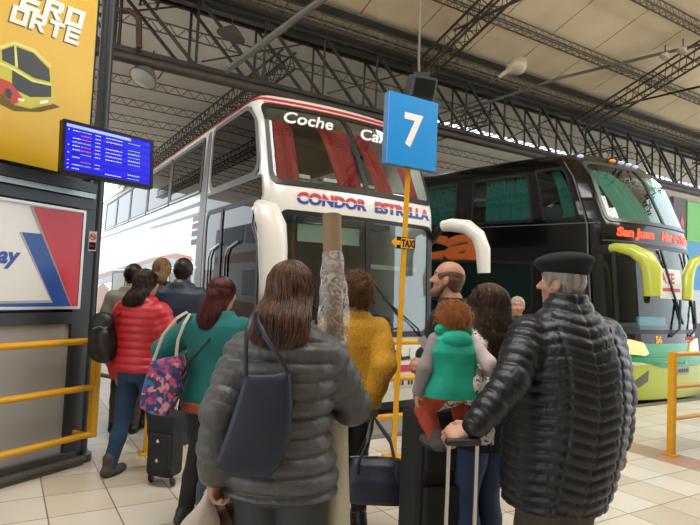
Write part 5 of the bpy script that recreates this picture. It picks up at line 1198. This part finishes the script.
# silver handled trolley case he holds
hc_ = at(463, 444, 2.26); b0 = Vector((hc_.x, hc_.y, 0)); t = empty('trolley_case', b0, label='dark trolley case with twin silver rods under the hand of the man in the beret', cat='suitcase')
alu = mat('brushed_aluminium', '#c4c4c2', .25, .9)
aw = Vector((1, .15, 0)).normalized(); ad = Vector((-.15, 1, 0)).normalized(); rz_ = math.atan2(.15, 1)
hz = at(463, 442, 2.26).z
for q in (-1, 1): mb = MB(); mb.tube([aw * q * .058 + UZ * .5, aw * q * .058 + UZ * hz], .0095, 4); mb.build('rod', alu, t)
mb = MB(); mb.rbox((0, 0, hz), (.150, .034, .028), .012, rz=rz_); mb.build('grip', mat('grip_black', '#1d1d1e', .5), t, True)
mb = MB(); mb.rbox((0, 0, .30), (.36, .22, .46), .04, rz=rz_); mb.build('shell', cloth('case_cloth', '#23262b'), t)
for q in (-1, 1): mb = MB(); mb.lathe([(.035, -.012), (.04, 0), (.035, .012)], 16, Matrix.Rotation(R(90), 3, 'Y'), aw * q * .14 + ad * .04 + UZ * .042); mb.build('wheel', blackshoe, t)

# bald man with the large black suitcase
M2 = person('balding bearded man in a black shirt standing in profile beside a black suitcase', ground(449, 340, 3.62), 1.735, R(62), skin='#b07d63', near=2,
            top=dict(name='shirt', m=cloth('black_shirt', '#17181a'), w=.95, bulk=.012, hem=.46, sleeve=(.038, .032, .026), noise=.004),
            legs=dict(m=cloth('dark_jeans', '#20262f'), shoe=blackshoe), hair=(hair_short, dict(n=300, thick=.006, L=.008, seed=3, bald=True, r=.0014), hmat('dark_short_hair', '#6e4e3e', '#4a3327')),
            L=dict(w=at(424, 355, 3.36), world=True, hint=(-.3, -1, -.2), f=(-.8, .1, -.5), n=(0, 0, -1), curl=55), head=(8, -8, 0), face='#2f221b')
g = SDF(.0045); T = M2['T']; hh = M2['hh']; q_ = lambda x, y, z: T @ Vector((x * hh, y * hh, z * hh))
g.chain([q_(-.26, .05, -.20), q_(-.20, .20, -.36), q_(0, .29, -.42), q_(.20, .20, -.36), q_(.26, .05, -.20)], [.018, .026, .032, .026, .018], .01); V, F = g.mesh(noise=.002, nscale=120); np_mesh('beard', [(V, F)], mat('stubble', '#7d5846', .8, bump=.4, bscale=300), M2['root'])
tp = at(427, 347, 3.31); tk = empty('paper_ticket', tp, label='small folded grey ticket sticking up beside the toddler in mint', cat='ticket'); mb = MB(); mb.box((0, 0, 0), (.05, .004, .13), M=Matrix.Rotation(-.6, 3, 'Y')); mb.build('paper', mat('ticket_grey', '#a9a6b0', .7), tk)
hb = at(423, 359, 3.24); b0 = Vector((hb.x + .03, hb.y, 0)); t = empty('suitcase', b0, label='large black suitcase upright below the hand of the balding man', cat='suitcase')
fab = cloth('suitcase_fabric', '#121315', .7, bscale=300); yb = at(424, 408, 3.22).z; rz_ = R(18)
mb = MB(); mb.rbox((.06, 0, (yb + .06) / 2 + .03), (.34, .26, yb - .06), .05, rz=rz_); mb.build('shell', fab, t)
mb = MB(); mb.rbox((.10, -.145, .30), (.26, .04, .38), .02, rz=rz_); mb.build('front_pocket', fab, t); mb = MB(); mb.rbox((.10, -.14, .66), (.26, .03, .18), .015, rz=rz_); mb.build('front_pocket', fab, t)
mb = MB(); mb.tube([(-.02, .08, yb - .03), (-.02, .05, hb.z - .02 )], .010, 6); mb.tube([(.10, .11, yb - .03), (.10, .08, hb.z - .02)], .010, 6); mb.tube([(-.03, .05, hb.z - .015), (.11, .08, hb.z - .015)], .015, 8); mb.build('pull_handle', mat('grip_black', '#1d1d1e'), t, True)
mb = MB(); mb.tube([(.0, -.02, yb), (.02, -.02, yb + .035), (.12, .02, yb + .035), (.14, .02, yb)], .011, 8); mb.build('carry_handle', mat('grip_black', '#1d1d1e'), t, True)
for q in (-1, 1): mb = MB(); mb.lathe([(.035, -.012), (.04, 0), (.035, .012)], 16, Matrix.Rotation(R(90), 3, 'Y'), (.06 + q * .13, .04 + q * .05, .042)); mb.build('wheel', blackshoe, t)

# curly haired woman carrying a toddler
pat = bpy.data.materials.new('floral_knit'); pat.use_nodes = True; nt = pat.node_tree; bb = nt.nodes['Principled BSDF']; bb.inputs['Roughness'].default_value = .9
tc = nt.nodes.new('ShaderNodeTexCoord'); vo = nt.nodes.new('ShaderNodeTexNoise'); vo.inputs['Scale'].default_value = 26; vo.inputs['Distortion'].default_value = 1.8; nt.links.new(tc.outputs['Object'], vo.inputs['Vector'])
rp = nt.nodes.new('ShaderNodeValToRGB'); rp.color_ramp.interpolation = 'CONSTANT'; rp.color_ramp.elements[0].color = lin('#3b3a3c'); rp.color_ramp.elements[1].position = .44; rp.color_ramp.elements[1].color = lin('#d6d0c8'); nt.links.new(vo.outputs['Fac'], rp.inputs[0]); nt.links.new(rp.outputs[0], bb.inputs['Base Color']); MATS['floral_knit'] = pat
W2 = person('woman with long dark curls in a patterned top carrying a toddler on her hip', ground(488, 380, 3.15), 1.575, R(32), skin='#a97a62', near=2,
            top=dict(name='top', m=pat, w=.95, bulk=.014, hem=.47, sleeve=(.040, .034, .026), noise=.004),
            legs=dict(m=cloth('blue_jeans', '#2a3d5c', var=.2), shoe=blackshoe, r=(.062, .043, .032), w=1.02),
            hair=(hair_long, dict(length=1.65, width=.56, depth=.34, n=1100, curl=.015, wave=.012, wl=.09, seed=12, r=.0032, jit=1.22, back=-.5, front=140), hmat('dark_curls', '#604535', '#281b14')),
            L=dict(w=at(436, 402, 2.98), world=True, hint=(-.5, -1, -.6), f=(-1, .2, 0), n=(.1, -.3, 1), curl=30), Rr=dict(w=at(470, 396, 2.95), world=True, hint=(1, -.6, -.3), f=(-1, 0, .1), n=(0, 1, .4), curl=40), head=(20, -4, 0))
g = SDF(.009); H = 1.58
g.loft([(.44 * H, .185, .15, 0, 0), (.55 * H, .178, .145, 0, 0), (.66 * H, .172, .14, 0, 0), (.71 * H, .176, .138, 0, 0)], .02); V, F = g.mesh(noise=.006, nscale=25); np_mesh('black_wrap', [(V, F)], cloth('black_wrap', '#141517'), W2['root'])
# the toddler
zb = at(458, 305, 2.9).z; c = at(452, 350, 2.86)
K1 = person('toddler with curly ginger hair in a mint hooded jacket held on a hip', (c.x, c.y, zb - .86), .86, R(8), skin='#d7a488', near=2, hk=1.36,
            top=dict(name='hooded_jacket', m=cloth('mint_fleece', '#1fa78e', .9, bscale=120), w=1.25, sh=.74, hem=.47, hip=1.05, bulk=.012, dep=1.45, sleeveless=True, noise=.004, nscale=40),
            legs=dict(m=cloth('red_trousers', '#b3452f'), shoe=mat('grey_shoe', '#4d4a4a', .7), r=(.066, .054, .045), low=-.01, sk=1.6),
            hair=(hair_short, dict(n=1500, thick=.022, curl=.006, L=.026, seed=2, r=.0014), hmat('ginger_curls', '#d08a4e', '#94582c')),
            L=dict(w=at(418, 392, 2.84), world=True, hint=(-.5, -.6, -.5), f=(-.1, .1, -1), n=(1, 0, 0), sc=.52), Rr=dict(w=at(489, 372, 2.9), world=True, hint=(.3, -.8, -.4), f=(1, .1, -.2), n=(0, 1, 0), sc=.52),
            feet={-1: (-.07, -.01, .17, 10), 1: (.10, .10, .20, -15)}, head=(30, 0, 0), hands=(True, True))
# pale sleeves under the hood: left grey, right pinkish white; and the folded hood
for nm, j, c_ in (('sleeve', 0, '#8f8a8d'), ('sleeve', 1, '#cdbcc0')):
    S, E, W_, sp, side = K1['arms'][j]; g = SDF(.006); g.chain([S, S + (E - S) * .45, E, E + (W_ - E) * .95], [.042, .038, .038, .030], .01); V, F = g.mesh(noise=.004, nscale=60); np_mesh(nm, [(V, F)], cloth('child_sleeve%d' % j, c_), K1['root'])
g = SDF(.0055); g.ell((0, -.070, .69), (.078, .038, .05), .02); g.cone((-.07, -.02, .735), (.07, -.02, .735), .03, .03, .02); V, F = g.mesh(noise=.004, nscale=55); np_mesh('hood', [(V, F)], cloth('mint_fleece', '#1fa78e'), K1['root'])

# woman in teal
tealk = cloth('teal_sweater', '#0d6462', .85)
W3 = person('woman with long dark red hair in a teal sweater holding a patterned tote', ground(216, 370, 3.6), 1.565, R(-24), skin='#b98a72', near=2,
            top=dict(name='sweater', m=tealk, w=1.05, bulk=.022, hem=.47, hip=1.05, sleeve=(.046, .040, .032), noise=.007, nscale=22),
            legs=dict(m=cloth('black_trousers', '#151517'), shoe=blackshoe, r=(.064, .043, .030)),
            hair=(hair_long, dict(length=1.25, width=.42, depth=.26, n=600, wave=.004, wl=.2, seed=21, r=.0026, back=-.55), hmat('red_hair', '#5e1a1c', '#240a0c')),
            L=dict(w=at(176, 352, 3.95), world=True, hint=(-.6, -1, -.6), f=(.3, 1, .4), n=(1, 0, 0), curl=50), head=(-14, -4, 0), feet={-1: (-.16, -.02, 0, 6), 1: (.03, .16, 0, -4)})
H = 1.6; g = SDF(.008); g.loft([(.452 * H, .224, .166, 0, 0), (.49 * H, .224, .167, 0, 0)], .01); V, F = g.mesh(); np_mesh('waistband', [(V, F)], cloth('rust_knit', '#8c3b26'), W3['root'])
# patterned tote
pt_ = bpy.data.materials.new('patchwork_print'); pt_.use_nodes = True; nt = pt_.node_tree; bb = nt.nodes['Principled BSDF']; bb.inputs['Roughness'].default_value = .8
tc = nt.nodes.new('ShaderNodeTexCoord'); vo = nt.nodes.new('ShaderNodeTexVoronoi'); vo.distance = 'MANHATTAN'; vo.inputs['Scale'].default_value = 34; nt.links.new(tc.outputs['Object'], vo.inputs['Vector'])
sp_ = nt.nodes.new('ShaderNodeSeparateColor'); nt.links.new(vo.outputs['Color'], sp_.inputs[0]); rp = nt.nodes.new('ShaderNodeValToRGB'); rp.color_ramp.interpolation = 'CONSTANT'
for i, cc in enumerate(('#2f3d6e', '#6d3f78', '#b0476a', '#2d6a9c', '#c98a8f', '#3b2f52')):
    e = rp.color_ramp.elements[i] if i < 2 else rp.color_ramp.elements.new(i / 6)
    e.position = i / 6; e.color = lin(cc)
nt.links.new(sp_.outputs[0], rp.inputs[0]); nt.links.new(rp.outputs[0], bb.inputs['Base Color'])
b0 = at(160, 415, 3.45); t = empty('patterned_tote', b0, label='purple and blue patchwork print tote on the arm of the teal sweater', cat='bag')
smooth_obj(slab([(150, 361), (164, 358), (179, 356), (182, 370), (178, 395), (167, 417), (152, 415), (139, 408), (142, 388), (147, 372)], 3.40, 3.52, base=b0).build('bag_body', pt_, t))
for pts in ([(153, 362, 3.41), (163, 335, 3.40), (177, 318, 3.42), (187, 312, 3.55), (190, 318, 3.68)], [(176, 358, 3.41), (178, 340, 3.40), (184, 324, 3.42), (190, 314, 3.55), (192, 320, 3.68)]):
    strip([at(*p) - b0 for p in pts], .02, .008, (0, 1, 0)).build('handle', cloth('cream_webbing', '#b9b2a4'), t, True)
b0 = at(215, 395, 3.35); t = empty('crossbody_strap', b0, label='thin black bag strap slanting across the teal sweater', cat='strap')
strip([at(*p) - b0 for p in ((219, 328, 3.52), (205, 345, 3.415), (190, 362, 3.40), (182, 375, 3.42))], .016, .006, (0, 1, 0)).build('webbing', cloth('black_wrap', '#141517'), t, True)

# woman in red
redp = mat('red_puffer', '#b3202b', .38, bump=.3, bscale=60, var=.08, vscale=9)
W4 = person('woman with dark hair in a red quilted jacket and blue jeans', ground(141, 345, 4.5), 1.61, R(-20), skin='#b98a72', near=1,
            top=dict(m=redp, puff=(.010, .058), spuff=(.008, .052), w=.95, hem=.50, bulk=.03, sleeve=(.046, .040, .032), collar=(0, .07, .04)),
            legs=dict(m=cloth('blue_jeans_2', '#24405e', var=.2), shoe=mat('grey_boot', '#453f3a', .6), r=(.060, .040, .030), boot=.14),
            hair=(hair_long, dict(length=.95, width=.44, depth=.28, n=380, curl=.006, wave=.008, wl=.13, seed=31, r=.003), hmat('dark_brown_hair', '#3a2622', '#17100e')),
            head=(-16, -6, 0), feet={-1: (-.13, -.10, 0, 4), 1: (.06, .20, 0, 0)}, Rr=dict(w=(.26, .14, .80), hint=(.8, -.8, 0)))
b0 = at(104, 335, 4.45); t = empty('black_backpack', b0, label='black rucksack bag slung beside the red quilted jacket', cat='bag')
g = SDF(.009); g.cone((-.02, 0, .08), (.0, 0, -.10), .10, .12, .04, flat=((0, 1, 0), .6)); g.cone((.04, -.05, -.10), (.02, -.05, .0), .06, .06, .02); V, F = g.mesh(noise=.006, nscale=30)
np_mesh('bag_body', [(V, F)], mat('black_nylon', '#1a1b1d', .45, bump=.3, bscale=80), t)
mb = strip([(.05, -.07, .05), (.10, -.06, .14), (.17, -.02, .22), (.22, .06, .27)], .03, .01); mb.build('shoulder_strap', mat('black_nylon', '#1a1b1d'), t, True)
mb = MB(); mb.tube([(-.06, -.075, .05), (0, -.085, .075), (.06, -.075, .04)], .005, 6); mb.build('zip', mat('zip_grey', '#7b7b7b', .3, .8), t, True)

# people at the coach door
person('man with short dark hair in a navy jacket at the coach side', ground(181, 300, 5.4), 1.75, R(-6), skin='#a97a62', near=1,
       top=dict(m=mat('navy_jacket', '#232f42', .55, bump=.3, bscale=40, var=.1), w=1.0, bulk=.03, hem=.46, sleeve=(.044, .038, .03), collar=(0, .075, .05), noise=.006), legs=dict(m=cloth('dark_jeans', '#20262f'), shoe=blackshoe),
       hair=(hair_short, dict(n=250, thick=.014, L=.02, seed=41), hmat('black_hair', '#1f1814', '#0c0908')), head=(10, 0, 0))
person('blonde woman in a dark coat waiting between the beige and navy jackets', ground(160, 290, 5.95), 1.76, R(0), skin='#c79a80', near=1,
       top=dict(m=cloth('dark_coat', '#35343a'), w=.92, bulk=.022, hem=.44), legs=dict(m=cloth('dark_jeans', '#20262f'), shoe=blackshoe),
       hair=(hair_long, dict(length=.62, width=.38, n=260, seed=42, r=.003), hmat('blonde_hair', '#9c7a50', '#5a4228')))
person('dark haired person in a beige coat ahead of the red jacket', ground(132, 295, 5.7), 1.68, R(10), skin='#b98a72', near=1,
       top=dict(m=cloth('beige_coat', '#a2988a'), w=.95, bulk=.025, hem=.44), legs=dict(m=cloth('brown_trousers', '#4b4038'), shoe=blackshoe),
       hair=(hair_short, dict(n=250, thick=.02, L=.03, seed=43), hmat('dark_brown_hair', '#3a2622', '#17100e')))
# small black trolley beside the red jacket
b0 = Vector(ground(166, 440, 4.35)); t = empty('cabin_case', b0, label='small black cabin case standing behind the patchwork tote', cat='suitcase')
mb = MB(); mb.rbox((0, 0, .30), (.22, .18, .48), .035, rz=R(-20)); mb.build('shell', fab, t); mb = MB(); mb.rbox((-.01, -.11, .26), (.18, .03, .26), .012, rz=R(-20)); mb.build('front_pocket', fab, t)
mb = MB(); mb.tube([(-.06, .06, .5), (-.06, .06, .86), (.06, .02, .86), (.06, .02, .5)], .009, 8); mb.build('pull_handle', alu, t, True)
for q in (-1, 1): mb = MB(); mb.lathe([(.03, -.012), (.036, 0), (.03, .012)], 16, Matrix.Rotation(R(70), 3, 'Y'), (q * .09, -.05 - q * .03, .038)); mb.build('wheel', blackshoe, t)
for z_ in (.2, .34): 
    mb = MB(); mb.ball((-.02, -.128, z_), (.012, .004, .016), 5); mb.build('buckle', alu, t, True)
# navy case between the legs of the queue
b0 = Vector(ground(236, 500, 2.75)); t = empty('navy_suitcase', b0, label='navy suitcase with a small white mark behind the grey jacket woman', cat='suitcase'); zt_ = at(236, 481, 2.62).z
nv = cloth('navy_case_cloth', '#232f3d', .6)
mb = MB(); mb.rbox((0, 0, zt_ / 2 + .03), (.36, .22, zt_ - .06), .04, rz=R(8)); mb.build('shell', nv, t); mb = MB(); mb.box((-.02, -.115, zt_ - .07), (.07, .006, .012), rz=R(8)); mb.build('white_mark', wht, t)
for q in (-1, 1): mb = MB(); mb.tube([(q * .07, .05, zt_ - .04), (q * .07, .05, zt_ + .25)], .009, 6); mb.build('rod', alu, t)
mb = MB(); mb.tube([(-.08, .05, zt_ + .25), (.08, .05, zt_ + .25)], .015, 8); mb.build('grip', mat('grip_black', '#1d1d1e'), t, True)
for q in (-1, 1): mb = MB(); mb.lathe([(.03, -.012), (.036, 0), (.03, .012)], 16, Matrix.Rotation(R(90), 3, 'Y'), (q * .13, 0, .037)); mb.build('wheel', blackshoe, t)

# woman in mustard
mus = mat('mustard_knit', '#bd8a1e', .9, bump=.9, bscale=95, var=.2, vscale=60)
W5 = person('curly haired woman in a mustard cardigan carrying a navy holdall', ground(353, 350, 3.7), 1.60, R(18), skin='#b98a72', near=2,
            top=dict(name='cardigan', m=mus, w=.95, bulk=.018, hem=.48, hip=1.04, sleeve=(.046, .040, .032), noise=.005),
            legs=dict(m=cloth('black_trousers', '#151517'), shoe=blackshoe, r=(.060, .042, .030)),
            hair=(hair_short, dict(n=1300, thick=.034, curl=.009, L=.045, seed=52, r=.0020), hmat('light_brown_curls', '#8a6238', '#4a2f1a')),
            Rr=dict(w=at(372, 398, 3.66), world=True, hint=(.1, -1, 0), f=(0, 0, -1), n=(-1, 0, 0), curl=60), head=(12, 0, 0), hands=(True, True))
S, E, W_, sp, side = W5['arms'][1]; g = SDF(.006); dn = Vector((0, 0, -1)); g.chain([W_ + UZ * .03, W_ + dn * .03, W_ + dn * .09, W_ + dn * .125 + Vector((-.02, 0, 0))], [.034, .040, .043, .03], .012)
V, F = g.mesh(noise=.003, nscale=80); np_mesh('glove', [(V, F)], cloth('grey_glove', '#56564a'), W5['root'])
hd = at(374, 417, 3.62); b0 = at(376, 474, 3.50); t = empty('holdall', b0, label='navy holdall hanging from the gloved hand of the mustard cardigan', cat='bag')
g = SDF(.008); g.loft([(-.155, .175, .10), (-.13, .185, .11), (-.02, .175, .105), (.07, .155, .07), (.10, .14, .03)], .03, pw=3.5); V, F = g.mesh(noise=.007, nscale=26)
nyl = mat('navy_nylon', '#1a2233', .5, bump=.3, bscale=70, var=.1); np_mesh('bag_body', [(V, F)], nyl, t)
hp = hd - b0
for yy in (-.085, .075):
    mb = strip([(-.12, yy, -.05), (-.11, yy * .9, .09), (-.06, yy * .6, .2), hp + Vector((-.02, yy * .2, -.03)), hp + Vector((0, 0, .0)), hp + Vector((.02, yy * .2, -.03)), (.08, yy * .6, .2), (.11, yy * .9, .09), (.12, yy, -.05)], .022, .010, (0, 1, 0)); mb.build('handle', blackshoe, t, True)
mb = strip([(-.16, -.06, .02), (-.20, -.05, -.1), (-.17, -.06, -.22), (-.10, -.07, -.20)], .016, .006); mb.build('shoulder_strap', blackshoe, t, True)
mb = MB(); mb.tube([(-.16, 0, .095), (0, -.005, .105), (.16, 0, .085)], .006, 6); mb.build('zip', mat('zip_grey', '#7b7b7b'), t, True)

# further off
person('grey haired older woman facing the platform in front of the black coach', ground(517, 310, 6.1), 1.53, R(170), skin='#c08a72', near=1,
       top=dict(m=cloth('dark_blue_coat', '#2a2d38'), w=1.05, bulk=.022, hem=.45), legs=dict(m=cloth('black_trousers', '#151517'), shoe=blackshoe),
       hair=(hair_short, dict(n=300, thick=.018, L=.02, seed=61, grow=.95), hmat('silver_hair', '#b8aea2', '#8a7f74')), face='#6b645d')
pr_ = at(718, 352, 5.95) - DX * .25; X5 = person('person in a blue jacket resting a hand on the yellow gate railing', (pr_.x + .18, pr_.y, 0), 1.66, R(75), skin='#b07d63', near=1,
       top=dict(m=mat('blue_jacket', '#1f4fa0', .5, bump=.2, bscale=40), w=1.0, bulk=.022, hem=.46), legs=dict(m=cloth('dark_jeans', '#20262f'), shoe=blackshoe),
       hair=(hair_short, dict(n=200, thick=.015, L=.02, seed=71), hmat('black_hair', '#1f1814', '#0c0908')),
       L=dict(w=at(693, 351, 5.78), world=True, hint=(-.2, -1, -.3), f=(-.95, .25, -.1), n=(0, 0, -1), curl=18))
q5 = at(575, 212, 10.25); person('passenger with light hair seated behind the quarter window of the black coach', (q5.x, q5.y, q5.z - 1.02), 1.45, R(200), skin='#c79a80', near=0, body_legs=False,
       top=dict(m=cloth('pale_shirt', '#8f8a86'), w=.9, bulk=.015, hem=.5), hair=(hair_short, dict(n=0, thick=.02), hmat('blonde_hair', '#9c7a50', '#5a4228')), face='#6b645d')
